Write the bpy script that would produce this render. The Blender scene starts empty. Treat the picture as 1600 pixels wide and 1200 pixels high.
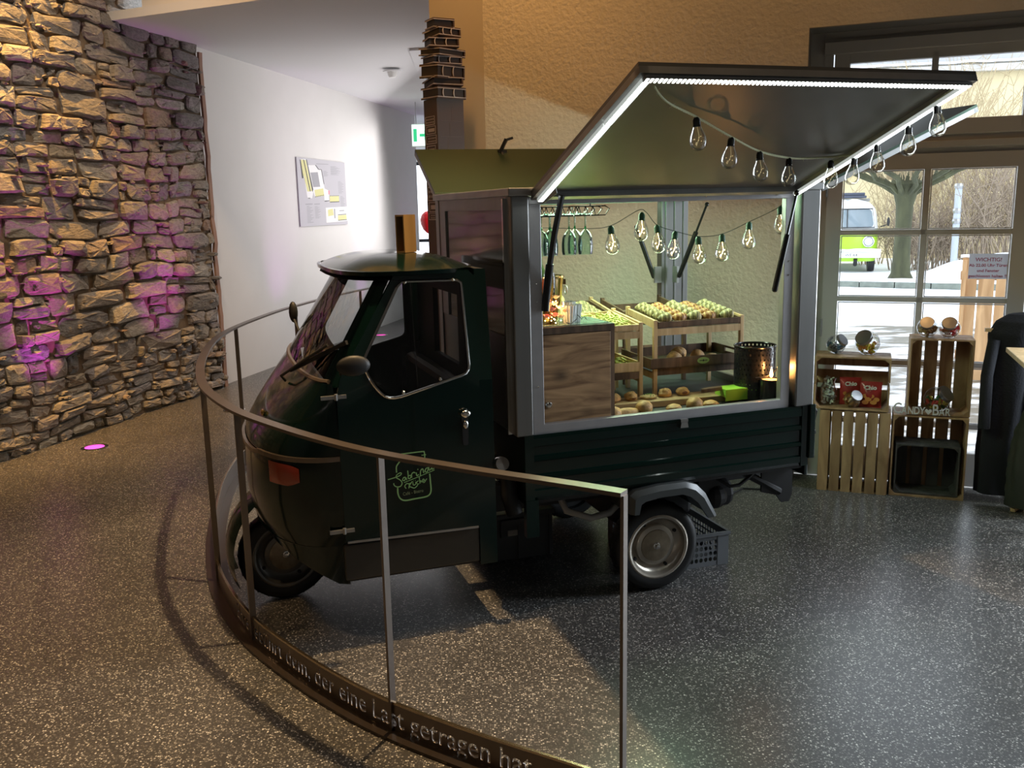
import bpy, bmesh, math, random
from mathutils import Vector, Matrix, noise
from math import pi, sin, cos, radians

# ---------------------------------------------------------------- camera, world, light
scn = bpy.context.scene
COL = scn.collection
CAM_P, CAM_R, CAM_H, CAM_F = 0.190903969, -0.0199601425, 1.7123, 1409.5
fwd = Vector((0, cos(CAM_P), -sin(CAM_P))); rt = Vector((1, 0, 0)); upv = rt.cross(fwd)
rt2 = cos(CAM_R) * rt + sin(CAM_R) * upv; up2 = -sin(CAM_R) * rt + cos(CAM_R) * upv
cam = bpy.data.objects.new('camera', bpy.data.cameras.new('camera')); COL.objects.link(cam)
cam.data.sensor_width = 36; cam.data.lens = CAM_F / 1600 * 36
cam.data.clip_start = 0.05; cam.data.clip_end = 200
cam.matrix_world = Matrix(((rt2.x, up2.x, -fwd.x, 0), (rt2.y, up2.y, -fwd.y, 0), (rt2.z, up2.z, -fwd.z, CAM_H), (0, 0, 0, 1)))
scn.camera = cam
scn.view_settings.view_transform = 'Standard'; scn.view_settings.look = 'None'
scn.view_settings.gamma = 1; scn.view_settings.exposure = 0.0; scn.view_settings.use_curve_mapping = False
scn.cycles.use_denoising = True
scn.cycles.max_bounces = 8; scn.cycles.transparent_max_bounces = 24
scn.cycles.sample_clamp_indirect = 4.0
scn.cycles.caustics_reflective = False; scn.cycles.caustics_refractive = False

world = bpy.data.worlds.new('overcast_sky'); scn.world = world; world.use_nodes = True
_bg = world.node_tree.nodes['Background']; _bg.inputs[0].default_value = (0.80, 0.89, 1.0, 1); _bg.inputs[1].default_value = 3.7

def lamp(kind, name, loc, tgt, power, color, size=0.1, size_y=None, spot=60, blend=0.5, spread=None):
    d = bpy.data.lights.new(name, kind); d.energy = power; d.color = color
    if kind == 'AREA':
        d.size = size
        if size_y: d.shape = 'RECTANGLE'; d.size_y = size_y
        if spread: d.spread = radians(spread)
    else:
        d.shadow_soft_size = size
    if kind == 'SPOT':
        d.spot_size = radians(spot); d.spot_blend = blend
    o = bpy.data.objects.new(name, d); COL.objects.link(o); o.location = loc
    if tgt is not None:
        o.rotation_euler = (Vector(tgt) - Vector(loc)).to_track_quat('-Z', 'Y').to_euler()
    return o

WALL_PT = (3.95, 4.15, 1.5)
# hall lamps: assumed ceiling spots, wall washers; floor, stone and gallery fills are added
lamp('SPOT', 'ceiling_spot_main', (0.02, 3.62, 5.35), (-0.55, 3.0, 0), 1150, (1.0, 0.66, 0.33), 0.05, spot=66, blend=0.5)
lamp('SPOT', 'ceiling_spot_second', (2.3, 4.1, 5.3), (-2.1, 4.0, 0), 420, (1.0, 0.66, 0.33), 0.06, spot=48, blend=0.9)
lamp('SPOT', 'added_left_floor_spot', (-2.6, 2.2, 5.3), (-2.6, 3.2, 0), 330, (1.0, 0.64, 0.32), 0.3, spot=80, blend=1.0)  # added spot that keeps the left floor bright
lamp('SPOT', 'wall_washer_back', (-0.5, 5.0, 5.0), (-0.5, 6.3, 3.1), 175, (1.0, 0.50, 0.15), 0.15, spot=95, blend=1.0)
lamp('SPOT', 'wall_washer_right', (1.0, 4.2, 5.2), (0.9, 5.7, 2.6), 95, (1.0, 0.54, 0.20), 0.15, spot=100, blend=1.0)
lamp('SPOT', 'stone_washer', (-3.15, 6.2, 5.3), (-3.72, 6.6, 3.0), 1500, (1.0, 0.50, 0.10), 0.05, spot=58, blend=0.9)
lamp('SPOT', 'stone_fill_spot', (-2.1, 5.2, 5.3), (-3.5, 7.4, 1.2), 420, (1.0, 0.82, 0.62), 0.05, spot=66, blend=0.9)  # added neutral fill for the middle of the stone wall
lamp('SPOT', 'fascia_washer', (-1.9, 6.3, 4.9), (-2.0, 7.9, 3.6), 80, (1.0, 0.45, 0.09), 0.1, spot=80, blend=1.0)
lamp('AREA', 'added_floor_fill_light', WALL_PT, (1.7, 1.6, 0.0), 190, (0.80, 0.90, 1.0), 1.3, 2.3)  # added cool area light that brightens the right floor, at an assumed unseen opening
lamp('AREA', 'gallery_fill_light', (-0.75, 10.8, 1.9), (-2.9, 10.2, 1.6), 84, (1.0, 0.96, 0.96), 6.5, 2.2)  # added area light that brightens the white gallery wall, no window there
# ---------------------------------------------------------------- helpers
RND = random.Random(7)
WALL_A = Vector((1.35, 5.60, 0)); WALL_D = Vector((0.9323, -0.3617, 0)); WALL_N = Vector((0.3617, 0.9323, 0))
STONE_O = Vector((-2.95, 9.03, 0)); STONE_D = Vector((0.27, 0.963, 0)); STONE_N = Vector((0.963, -0.27, 0))
TY = 0.323532901; TT = 0.00673455661
_e = Vector((cos(TY), sin(TY), 0)); _n = Vector((-sin(TY), cos(TY), 0)); _z = Vector((0, 0, 1))
_e2 = _e * cos(TT) + _z * sin(TT); _z2 = -_e * sin(TT) + _z * cos(TT)
_o = Vector((0.464881041, 4.38373992, 0))
def frame(o, x, y, z):
    return Matrix(((x.x, y.x, z.x, o.x), (x.y, y.y, z.y, o.y), (x.z, y.z, z.z, o.z), (0, 0, 0, 1)))
TM = frame(_o, _e2, _n, _z2)                    # van frame: u to the rear, v away from the viewer, w up
WM = frame(WALL_A, WALL_D, WALL_N, _z)          # back wall frame: x along the wall, y outwards, z up
SM = frame(STONE_O, STONE_D, -STONE_N, _z)      # left wall frame

class MB:
    def __init__(s): s.v = []; s.f = []; s.m = []; s.c = 0
    def add(s, vs, fs):
        b = len(s.v); s.v += [Vector(p) for p in vs]
        for f in fs: s.f.append([b + i for i in f]); s.m.append(s.c)
        return s
    def box(s, x0, x1, y0, y1, z0, z1, M=None):
        vs = [Vector((x, y, z)) for z in (z0, z1) for y in (y0, y1) for x in (x0, x1)]
        if M is not None: vs = [M @ p for p in vs]
        return s.add(vs, [(0, 2, 3, 1), (4, 5, 7, 6), (0, 1, 5, 4), (2, 6, 7, 3), (0, 4, 6, 2), (1, 3, 7, 5)])
    def bar(s, a, b, w, h, up=(0, 0, 1)):
        a = Vector(a); b = Vector(b); d = (b - a).normalized(); u = Vector(up)
        if abs(d.dot(u)) > .98: u = Vector((1, 0, 0))
        r = d.cross(u).normalized(); q = r.cross(d)
        vs = [p + r * (i * w / 2) + q * (j * h / 2) for p in (a, b) for (i, j) in ((-1, -1), (1, -1), (1, 1), (-1, 1))]
        return s.add(vs, [(0, 3, 2, 1), (4, 5, 6, 7), (0, 1, 5, 4), (1, 2, 6, 5), (2, 3, 7, 6), (3, 0, 4, 7)])
    def sweep(s, pts, prof, closed=False, up=None, caps=True):
        """prof: list of (side, up) offsets, pts: path"""
        pts = [Vector(p) for p in pts]; n = len(pts); k = len(prof); vs = []; last = None
        for i, p in enumerate(pts):
            a = pts[(i - 1) % n] if (closed or i > 0) else p
            b = pts[(i + 1) % n] if (closed or i < n - 1) else p
            d = (b - a).normalized()
            if up is not None: u = Vector(up)
            elif last is None: u = Vector((0, 0, 1)) if abs(d.z) < .9 else Vector((1, 0, 0))
            else: u = last
            r = d.cross(u)
            if r.length < 1e-4: r = d.cross(Vector((1, 0, 0.1)))
            r.normalize(); q = r.cross(d); last = q
            vs += [p + r * x + q * y for x, y in prof]
        fs = []
        for i in range(n if closed else n - 1):
            for j in range(k):
                a = i * k + j; b = i * k + (j + 1) % k; c = ((i + 1) % n) * k + (j + 1) % k; d = ((i + 1) % n) * k + j
                fs.append((a, b, c, d))
        if not closed and caps: fs.append(tuple(range(k))[::-1]); fs.append(tuple((n - 1) * k + j for j in range(k)))
        return s.add(vs, fs)
    def tube(s, pts, r, n=8, closed=False):
        return s.sweep(pts, [(r * cos(2 * pi * i / n), r * sin(2 * pi * i / n)) for i in range(n)], closed)
    def lathe(s, prof, n=20, M=None, a0=0, a1=2 * pi):
        """prof (r, z) about z axis"""
        full = abs(a1 - a0 - 2 * pi) < 1e-6; m = n if full else n + 1; vs = []; fs = []
        for r, z in prof:
            for i in range(m):
                t = a0 + (a1 - a0) * i / n; vs.append(Vector((r * cos(t), r * sin(t), z)))
        if M is not None: vs = [M @ p for p in vs]
        for j in range(len(prof) - 1):
            for i in range(n):
                a = j * m + i; b = j * m + (i + 1) % m
                fs.append((a, b, b + m, a + m))
        return s.add(vs, fs)
    def prism(s, poly, ext, M=None):
        ext = Vector(ext); p = [Vector(q) for q in poly]; n = len(p)
        vs = p + [q + ext for q in p]
        if M is not None: vs = [M @ q for q in vs]
        fs = [tuple(range(n))[::-1], tuple(range(n, 2 * n))] + [(i, (i + 1) % n, n + (i + 1) % n, n + i) for i in range(n)]
        return s.add(vs, fs)
    def sphere(s, c, r, sc=(1, 1, 1), nu=12, nv=8):
        c = Vector(c); prof = [(max(1e-4, sin(pi * j / nv)) * r, -cos(pi * j / nv) * r) for j in range(nv + 1)]
        M = Matrix.Translation(c) @ Matrix.Diagonal((sc[0], sc[1], sc[2], 1))
        return s.lathe(prof, nu, M)
    def grid(s, fn, nu, nv, wrap=False):
        vs = [Vector(fn(i / nu, j / nv)) for j in range(nv + 1) for i in range(nu + (0 if wrap else 1))]
        m = nu + (0 if wrap else 1); fs = []
        for j in range(nv):
            for i in range(nu):
                a = j * m + i; b = j * m + (i + 1) % m
                fs.append((a, b, b + m, a + m))
        return s.add(vs, fs)
    def mesh(s, name, mats, smooth=False, M=None, fix=True):
        me = bpy.data.meshes.new(name)
        vs = s.v if M is None else [M @ p for p in s.v]
        me.from_pydata([tuple(p) for p in vs], [], s.f)
        if not isinstance(mats, (list, tuple)): mats = [mats]
        for m in mats: me.materials.append(m)
        for p, k in zip(me.polygons, s.m): p.material_index = min(k, len(mats) - 1)
        if fix:
            bm = bmesh.new(); bm.from_mesh(me); bmesh.ops.remove_doubles(bm, verts=bm.verts, dist=1e-5)
            bmesh.ops.recalc_face_normals(bm, faces=bm.faces); bm.to_mesh(me); bm.free()
        if smooth:
            me.polygons.foreach_set('use_smooth', [True] * len(me.polygons))
            try: me.set_sharp_from_angle(angle=radians(38))
            except Exception: pass
        me.update(); return me
    def build(s, name, mats, parent=None, smooth=False, M=None, fix=True, bevel=0):
        o = bpy.data.objects.new(name, s.mesh(name, mats, smooth, M, fix)); COL.objects.link(o)
        if parent is not None: o.parent = parent
        if bevel:
            b = o.modifiers.new('bevel', 'BEVEL'); b.width = bevel; b.segments = 2; b.limit_method = 'ANGLE'
        return o

def tag(o, label=None, cat=None, group=None, kind=None):
    if label: o['label'] = label
    if cat: o['category'] = cat
    if group: o['group'] = group
    if kind: o['kind'] = kind
    return o
def thing(name, label, cat, M=None, group=None):
    o = bpy.data.objects.new(name, None); COL.objects.link(o); o.empty_display_size = .1
    if M is not None: o.matrix_world = M
    return tag(o, label, cat, group)
def struct(name, mb, mat, M=None, **k):
    return tag(mb.build(name, mat, None, M=M, **k), kind='structure')
def dup(root, M, label=None, group=None, parent=None):
    r = root.copy(); COL.objects.link(r); r.parent = parent
    if parent is None: r.matrix_world = M
    else: r.matrix_parent_inverse = Matrix(); r.matrix_basis = M
    if label: r['label'] = label
    if group: r['group'] = group
    for ch in list(root.children):
        c = ch.copy(); COL.objects.link(c); c.parent = r
        for g in list(ch.children):
            d = g.copy(); COL.objects.link(d); d.parent = c
    return r
T = lambda x, y, z: Matrix.Translation((x, y, z))
def RZ(a): return Matrix.Rotation(radians(a), 4, 'Z')
def RX(a): return Matrix.Rotation(radians(a), 4, 'X')
def RY(a): return Matrix.Rotation(radians(a), 4, 'Y')

# ---------------------------------------------------------------- materials
def mat(name, col, rough=.5, metal=0, spec=.5, var=.0, vscale=8, bump=0, bscale=60, emit=None, es=0, coat=0, stretch=None, rvar=0):
    m = bpy.data.materials.new(name); m.use_nodes = True; nt = m.node_tree; b = nt.nodes['Principled BSDF']
    b.inputs['Base Color'].default_value = (*col, 1); b.inputs['Roughness'].default_value = rough
    b.inputs['Metallic'].default_value = metal; b.inputs['Specular IOR Level'].default_value = spec
    b.inputs['Coat Weight'].default_value = coat; b.inputs['Coat Roughness'].default_value = .05
    if emit: b.inputs['Emission Color'].default_value = (*emit, 1); b.inputs['Emission Strength'].default_value = es
    if var or bump or rvar:
        tc = nt.nodes.new('ShaderNodeTexCoord'); mp = nt.nodes.new('ShaderNodeMapping'); nt.links.new(tc.outputs['Object'], mp.inputs[0])
        if stretch: mp.inputs['Scale'].default_value = stretch
        if var:
            n = nt.nodes.new('ShaderNodeTexNoise'); n.inputs['Scale'].default_value = vscale; n.inputs['Detail'].default_value = 6
            nt.links.new(mp.outputs[0], n.inputs[0])
            r = nt.nodes.new('ShaderNodeMapRange'); r.inputs[1].default_value = .3; r.inputs[2].default_value = .7
            r.inputs[3].default_value = 1 - var; r.inputs[4].default_value = 1 + var * .6
            nt.links.new(n.outputs[0], r.inputs[0])
            mx = nt.nodes.new('ShaderNodeVectorMath'); mx.operation = 'SCALE'; mx.inputs[0].default_value = col
            nt.links.new(r.outputs[0], mx.inputs['Scale']); nt.links.new(mx.outputs[0], b.inputs['Base Color'])
            if rvar:
                rr = nt.nodes.new('ShaderNodeMapRange'); rr.inputs[3].default_value = rough - rvar; rr.inputs[4].default_value = rough + rvar
                nt.links.new(n.outputs[0], rr.inputs[0]); nt.links.new(rr.outputs[0], b.inputs['Roughness'])
        if bump:
            n = nt.nodes.new('ShaderNodeTexNoise'); n.inputs['Scale'].default_value = bscale; n.inputs['Detail'].default_value = 4
            nt.links.new(mp.outputs[0], n.inputs[0]); bp = nt.nodes.new('ShaderNodeBump'); bp.inputs['Strength'].default_value = bump
            bp.inputs['Distance'].default_value = .01
            nt.links.new(n.outputs[0], bp.inputs['Height']); nt.links.new(bp.outputs[0], b.inputs['Normal'])
    return m
def glass(name, tint=(1, 1, 1), refl=1.0, rough=0.02):
    m = bpy.data.materials.new(name); m.use_nodes = True; nt = m.node_tree; nt.nodes.clear()
    o = nt.nodes.new('ShaderNodeOutputMaterial'); t = nt.nodes.new('ShaderNodeBsdfTransparent'); t.inputs[0].default_value = (*tint, 1)
    g = nt.nodes.new('ShaderNodeBsdfGlossy'); g.inputs['Roughness'].default_value = rough
    f = nt.nodes.new('ShaderNodeFresnel'); f.inputs[0].default_value = 1.5
    k = nt.nodes.new('ShaderNodeMath'); k.operation = 'MULTIPLY'; k.inputs[1].default_value = refl; k.use_clamp = True
    mx = nt.nodes.new('ShaderNodeMixShader'); nt.links.new(f.outputs[0], k.inputs[0]); nt.links.new(k.outputs[0], mx.inputs[0])
    nt.links.new(t.outputs[0], mx.inputs[1]); nt.links.new(g.outputs[0], mx.inputs[2]); nt.links.new(mx.outputs[0], o.inputs[0])
    return m
def wood(name, c1, c2, rough=.55, axis=(1, 1, 12), scale=3.0, knots=False):
    m = bpy.data.materials.new(name); m.use_nodes = True; nt = m.node_tree; b = nt.nodes['Principled BSDF']
    tc = nt.nodes.new('ShaderNodeTexCoord'); mp = nt.nodes.new('ShaderNodeMapping'); mp.inputs['Scale'].default_value = axis
    nt.links.new(tc.outputs['Object'], mp.inputs[0])
    n = nt.nodes.new('ShaderNodeTexNoise'); n.inputs['Scale'].default_value = scale; n.inputs['Detail'].default_value = 7; n.inputs['Distortion'].default_value = 1.4
    nt.links.new(mp.outputs[0], n.inputs[0])
    r = nt.nodes.new('ShaderNodeValToRGB'); r.color_ramp.elements[0].position = .32; r.color_ramp.elements[1].position = .68
    r.color_ramp.elements[0].color = (*c1, 1); r.color_ramp.elements[1].color = (*c2, 1)
    nt.links.new(n.outputs[0], r.inputs[0]); src = r.outputs[0]
    oi = nt.nodes.new('ShaderNodeObjectInfo'); h = nt.nodes.new('ShaderNodeHueSaturation')
    mr = nt.nodes.new('ShaderNodeMapRange'); mr.inputs[3].default_value = .78; mr.inputs[4].default_value = 1.15
    nt.links.new(oi.outputs['Random'], mr.inputs[0]); nt.links.new(mr.outputs[0], h.inputs['Value']); nt.links.new(src, h.inputs['Color'])
    src = h.outputs[0]
    if knots:
        v = nt.nodes.new('ShaderNodeTexVoronoi'); v.inputs['Scale'].default_value = 7; 
        mp2 = nt.nodes.new('ShaderNodeMapping'); mp2.inputs['Scale'].default_value = (.8, 1, 1.1); nt.links.new(tc.outputs['Object'], mp2.inputs[0]); nt.links.new(mp2.outputs[0], v.inputs[0])
        kr = nt.nodes.new('ShaderNodeMapRange'); kr.inputs[1].default_value = .05; kr.inputs[2].default_value = .30; kr.inputs[3].default_value = .30; kr.inputs[4].default_value = 1
        nt.links.new(v.outputs['Distance'], kr.inputs[0]); mm = nt.nodes.new('ShaderNodeVectorMath'); mm.operation = 'SCALE'
        nt.links.new(src, mm.inputs[0]); nt.links.new(kr.outputs[0], mm.inputs['Scale']); src = mm.outputs[0]
    nt.links.new(src, b.inputs['Base Color']); b.inputs['Roughness'].default_value = rough
    bp = nt.nodes.new('ShaderNodeBump'); bp.inputs['Strength'].default_value = .12; nt.links.new(n.outputs[0], bp.inputs['Height']); nt.links.new(bp.outputs[0], b.inputs['Normal'])
    return m
def glow(name, col, s):
    m = bpy.data.materials.new(name); m.use_nodes = True; nt = m.node_tree; nt.nodes.clear()
    o = nt.nodes.new('ShaderNodeOutputMaterial'); e = nt.nodes.new('ShaderNodeEmission'); e.inputs[0].default_value = (*col, 1); e.inputs[1].default_value = s
    nt.links.new(e.outputs[0], o.inputs[0]); return m

def terrazzo():
    m = bpy.data.materials.new('terrazzo'); m.use_nodes = True; nt = m.node_tree; b = nt.nodes['Principled BSDF']
    tc = nt.nodes.new('ShaderNodeTexCoord')
    v = nt.nodes.new('ShaderNodeTexVoronoi'); v.inputs['Scale'].default_value = 150
    nt.links.new(tc.outputs['Object'], v.inputs[0])
    sep = nt.nodes.new('ShaderNodeSeparateColor'); nt.links.new(v.outputs['Color'], sep.inputs[0])
    ramp = nt.nodes.new('ShaderNodeValToRGB'); e = ramp.color_ramp.elements; ramp.color_ramp.interpolation = 'CONSTANT'
    e[0].position = 0; e[0].color = (.055, .054, .052, 1); e[1].position = .36; e[1].color = (.11, .106, .10, 1)
    for p, c in ((.58, (.18, .172, .16)), (.74, (.30, .285, .26)), (.86, (.50, .48, .44)), (.95, (.75, .72, .66))):
        q = e.new(p); q.color = (*c, 1)
    nt.links.new(sep.outputs[0], ramp.inputs[0])
    dk = nt.nodes.new('ShaderNodeMapRange'); dk.inputs[1].default_value = .3; dk.inputs[2].default_value = .62
    nt.links.new(v.outputs['Distance'], dk.inputs[0])
    mx = nt.nodes.new('ShaderNodeMix'); mx.data_type = 'RGBA'; mx.inputs[7].default_value = (.06, .058, .056, 1)
    nt.links.new(dk.outputs[0], mx.inputs[0]); nt.links.new(ramp.outputs[0], mx.inputs[6])
    n = nt.nodes.new('ShaderNodeTexNoise'); n.inputs['Scale'].default_value = 1.3; n.inputs['Detail'].default_value = 5; nt.links.new(tc.outputs['Object'], n.inputs[0])
    r = nt.nodes.new('ShaderNodeMapRange'); r.inputs[1].default_value = .3; r.inputs[2].default_value = .7; r.inputs[3].default_value = .8; r.inputs[4].default_value = 1.15; nt.links.new(n.outputs[0], r.inputs[0])
    s = nt.nodes.new('ShaderNodeVectorMath'); s.operation = 'SCALE'; nt.links.new(mx.outputs[2], s.inputs[0]); nt.links.new(r.outputs[0], s.inputs['Scale'])
    nt.links.new(s.outputs[0], b.inputs['Base Color'])
    rr = nt.nodes.new('ShaderNodeMapRange'); rr.inputs[3].default_value = .24; rr.inputs[4].default_value = .40; nt.links.new(n.outputs[0], rr.inputs[0])
    nt.links.new(rr.outputs[0], b.inputs['Roughness'])
    return m
def stonemat():
    m = bpy.data.materials.new('slate_stone'); m.use_nodes = True; nt = m.node_tree; b = nt.nodes['Principled BSDF']
    g = nt.nodes.new('ShaderNodeNewGeometry'); ramp = nt.nodes.new('ShaderNodeValToRGB'); e = ramp.color_ramp.elements
    cols = [(0, (.27, .235, .19)), (.18, (.19, .18, .175)), (.35, (.33, .29, .24)), (.5, (.24, .215, .20)), (.63, (.31, .26, .19)), (.74, (.38, .35, .30)), (.84, (.28, .19, .14)), (.93, (.20, .21, .225)), (1, (.40, .32, .22))]
    e[0].color = (*cols[0][1], 1); e[1].position = 1; e[1].color = (*cols[-1][1], 1)
    for p, c in cols[1:-1]: q = e.new(p); q.color = (*c, 1)
    oi = nt.nodes.new('ShaderNodeObjectInfo'); ad = nt.nodes.new('ShaderNodeMath'); ad.operation = 'ADD'; fr = nt.nodes.new('ShaderNodeMath'); fr.operation = 'FRACT'
    nt.links.new(g.outputs['Random Per Island'], ad.inputs[0]); nt.links.new(oi.outputs['Random'], ad.inputs[1]); nt.links.new(ad.outputs[0], fr.inputs[0]); nt.links.new(fr.outputs[0], ramp.inputs[0])
    tc = nt.nodes.new('ShaderNodeTexCoord'); mp = nt.nodes.new('ShaderNodeMapping'); mp.inputs['Scale'].default_value = (1, 1, 2.4); nt.links.new(tc.outputs['Object'], mp.inputs[0])
    n = nt.nodes.new('ShaderNodeTexNoise'); n.inputs['Scale'].default_value = 24; n.inputs['Detail'].default_value = 8; n.inputs['Roughness'].default_value = .65; nt.links.new(mp.outputs[0], n.inputs[0])
    r = nt.nodes.new('ShaderNodeMapRange'); r.inputs[1].default_value = .28; r.inputs[2].default_value = .72; r.inputs[3].default_value = .62; r.inputs[4].default_value = 1.35; nt.links.new(n.outputs[0], r.inputs[0])
    s = nt.nodes.new('ShaderNodeVectorMath'); s.operation = 'SCALE'; nt.links.new(ramp.outputs[0], s.inputs[0]); nt.links.new(r.outputs[0], s.inputs['Scale'])
    nt.links.new(s.outputs[0], b.inputs['Base Color']); b.inputs['Roughness'].default_value = .75
    bp = nt.nodes.new('ShaderNodeBump'); bp.inputs['Strength'].default_value = .75; bp.inputs['Distance'].default_value = .03
    nt.links.new(n.outputs[0], bp.inputs['Height']); nt.links.new(bp.outputs[0], b.inputs['Normal'])
    return m

M_TERR = terrazzo(); M_STONE = stonemat()
M_MORTAR = mat('earth_mortar', (.17, .12, .075), .9, var=.5, vscale=9, bump=.8, bscale=22)
M_PLASTER = mat('rough_plaster', (.72, .65, .53), .85, bump=.75, bscale=38, var=.05, vscale=3)
M_WHITE = mat('white_wall_paint', (.74, .73, .71), .8, var=.03, vscale=2)
M_HALL = mat('dim_hall_paint', (.22, .19, .16), .8)
M_CEIL = mat('white_ceiling_paint', (.72, .72, .73), .8)
M_FRAME = mat('grey_white_window_paint', (.50, .485, .46), .45)
M_GREEN = mat('dark_green_car_paint', (.002, .012, .009), .14, spec=.4, coat=.3)
M_BLACK = mat('black_rubber', (.012, .012, .012), .5)
M_BLACKG = mat('black_gloss_metal', (.015, .015, .016), .22)
M_DARK = mat('dark_underbody', (.02, .02, .02), .6)
M_ALU = mat('brushed_aluminium', (.27, .27, .262), .38, metal=.9, var=.08, vscale=14, stretch=(1, 1, .1))
M_ALUD = mat('aged_aluminium', (.42, .42, .41), .38, metal=.85, var=.15, vscale=10)
M_SHEET = mat('satin_sheet_metal', (.20, .195, .18), .36, metal=.85, var=.08, vscale=4)
M_CHROME = mat('chrome', (.8, .78, .74), .12, metal=1)
M_RIM = mat('rim_paint', (.55, .50, .42), .3, metal=.7, var=.15, vscale=12)
M_GLASS = glass('clear_glass'); M_CARGL = glass('tinted_car_glass', (.72, .74, .74), .9)
M_RAIL = mat('bronzed_steel', (.20, .165, .14), .35, metal=.8, var=.1, vscale=5)
M_LED = glow('led_light', (.93, 1.0, .96), 20)
M_LEDSOFT = mat('led_diffuser', (.8, .85, .82), .4, emit=(.93, 1, .96), es=.4)
M_CANDLE = glow('flame', (1.0, .55, .15), 26)
M_WAX = mat('lit_wax', (.9, .5, .2), .5, emit=(1, .42, .1), es=2.5)
M_FIL = glow('warm_filament', (1.0, .72, .30), 22)
M_BULB = glass('bulb_glass', (1.0, .985, .95), .7)
M_ORANGE = mat('orange_lens', (.22, .025, .010), .25, emit=(.5, .05, .01), es=.03, coat=.6)
M_LOGO = mat('green_lettering', (.34, .58, .22), .5, emit=(.3, .55, .18), es=.0)
M_WALNUT = wood('walnut_stain', (.055, .030, .016), (.17, .10, .055), .5, (9, 9, 1.2), 2.0, knots=False)
M_CABIN = wood('stained_pine', (.19, .095, .04), (.58, .35, .17), .5, (1.3, 1.3, 9), 2.6, knots=True)
M_PINE = wood('pale_pine', (.50, .33, .15), (.72, .52, .28), .5, (9, 9, 1), 2.4)
M_BOARD = wood('board_wood', (.42, .27, .13), (.62, .44, .24), .5, (1, 8, 8), 2.4)
M_CRATE = wood('crate_wood', (.28, .16, .075), (.55, .36, .19), .7, (5, 5, 1.2), 2.2)
M_CRATED = wood('grey_crate_wood', (.035, .033, .03), (.09, .085, .08), .8, (5, 5, 1.2), 2.2)
M_CRUST = mat('baked_crust', (.62, .36, .13), .55, var=.45, vscale=26, bump=.4, bscale=60)
M_PALE = mat('pale_dough', (.56, .40, .18), .6, var=.3, vscale=30, bump=.3, bscale=50)
M_FILL = mat('dark_filling', (.16, .05, .02), .5)
M_LIME = mat('lime_green_plastic', (.33, .66, .06), .4)
M_COPPER = mat('gold_bucket_metal', (.75, .50, .24), .18, metal=1)
M_CRATEP = mat('grey_plastic', (.17, .18, .19), .5)
M_SNOW = mat('snow', (.86, .88, .92), .7, var=.06, vscale=1.2, bump=.4, bscale=3)

def striped_crust(name, c1, c2, scale):
    m = bpy.data.materials.new(name); m.use_nodes = True; nt = m.node_tree; b = nt.nodes['Principled BSDF']; tc = nt.nodes.new('ShaderNodeTexCoord')
    w = nt.nodes.new('ShaderNodeTexWave'); w.inputs['Scale'].default_value = scale; w.inputs['Distortion'].default_value = 5; w.inputs['Detail Scale'].default_value = 2; w.bands_direction = 'X'
    n = nt.nodes.new('ShaderNodeTexNoise'); n.inputs['Scale'].default_value = 28; nt.links.new(tc.outputs['Object'], w.inputs[0]); nt.links.new(tc.outputs['Object'], n.inputs[0])
    a = nt.nodes.new('ShaderNodeMath'); a.operation = 'MULTIPLY'; nt.links.new(w.outputs['Fac'], a.inputs[0]); nt.links.new(n.outputs[0], a.inputs[1])
    r = nt.nodes.new('ShaderNodeValToRGB'); r.color_ramp.elements[0].position = .12; r.color_ramp.elements[1].position = .42; r.color_ramp.elements[0].color = (*c1, 1); r.color_ramp.elements[1].color = (*c2, 1)
    nt.links.new(a.outputs[0], r.inputs[0]); nt.links.new(r.outputs[0], b.inputs['Base Color']); b.inputs['Roughness'].default_value = .45
    bp = nt.nodes.new('ShaderNodeBump'); bp.inputs['Strength'].default_value = .5; bp.inputs['Distance'].default_value = .004; nt.links.new(a.outputs[0], bp.inputs['Height']); nt.links.new(bp.outputs[0], b.inputs['Normal'])
    return m
M_CR1 = striped_crust('croissant_crust', (.26, .10, .025), (.58, .34, .12), 12); M_CR2 = striped_crust('pale_croissant_crust', (.20, .17, .07), (.52, .44, .21), 14)
# ---------------------------------------------------------------- setting
def poly_slab(pts, z0, z1): return MB().prism([(x, y, z0) for x, y in pts], (0, 0, z1 - z0))
struct('floor', poly_slab([(-5.6, -3.2), (5.2, -3.2), (5.2, 4.30), (-.45, 6.50), (-.1, 17.2), (-5.6, 17.2)], -.12, 0), M_TERR)
# wall with the door: pieces round the opening (x along wall, y outwards)
OPL, OPR, OPT = .42, 2.02, 2.70
wb = MB().box(-1.60, OPL, 0, .42, 0, 5.7).box(OPL, OPR, 0, .42, OPT, 5.7).box(OPR, 2.35, 0, .42, 0, 5.7).box(2.35, 3.75, 0, .42, 2.7, 5.7).box(2.35, 3.75, 0, .42, 0, .25).box(3.75, 4.3, 0, .42, 0, 5.7)  # second opening, farther right, is unseen and assumed from the floor's sheen
struct('wall_back', wb, M_PLASTER, WM)
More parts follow.
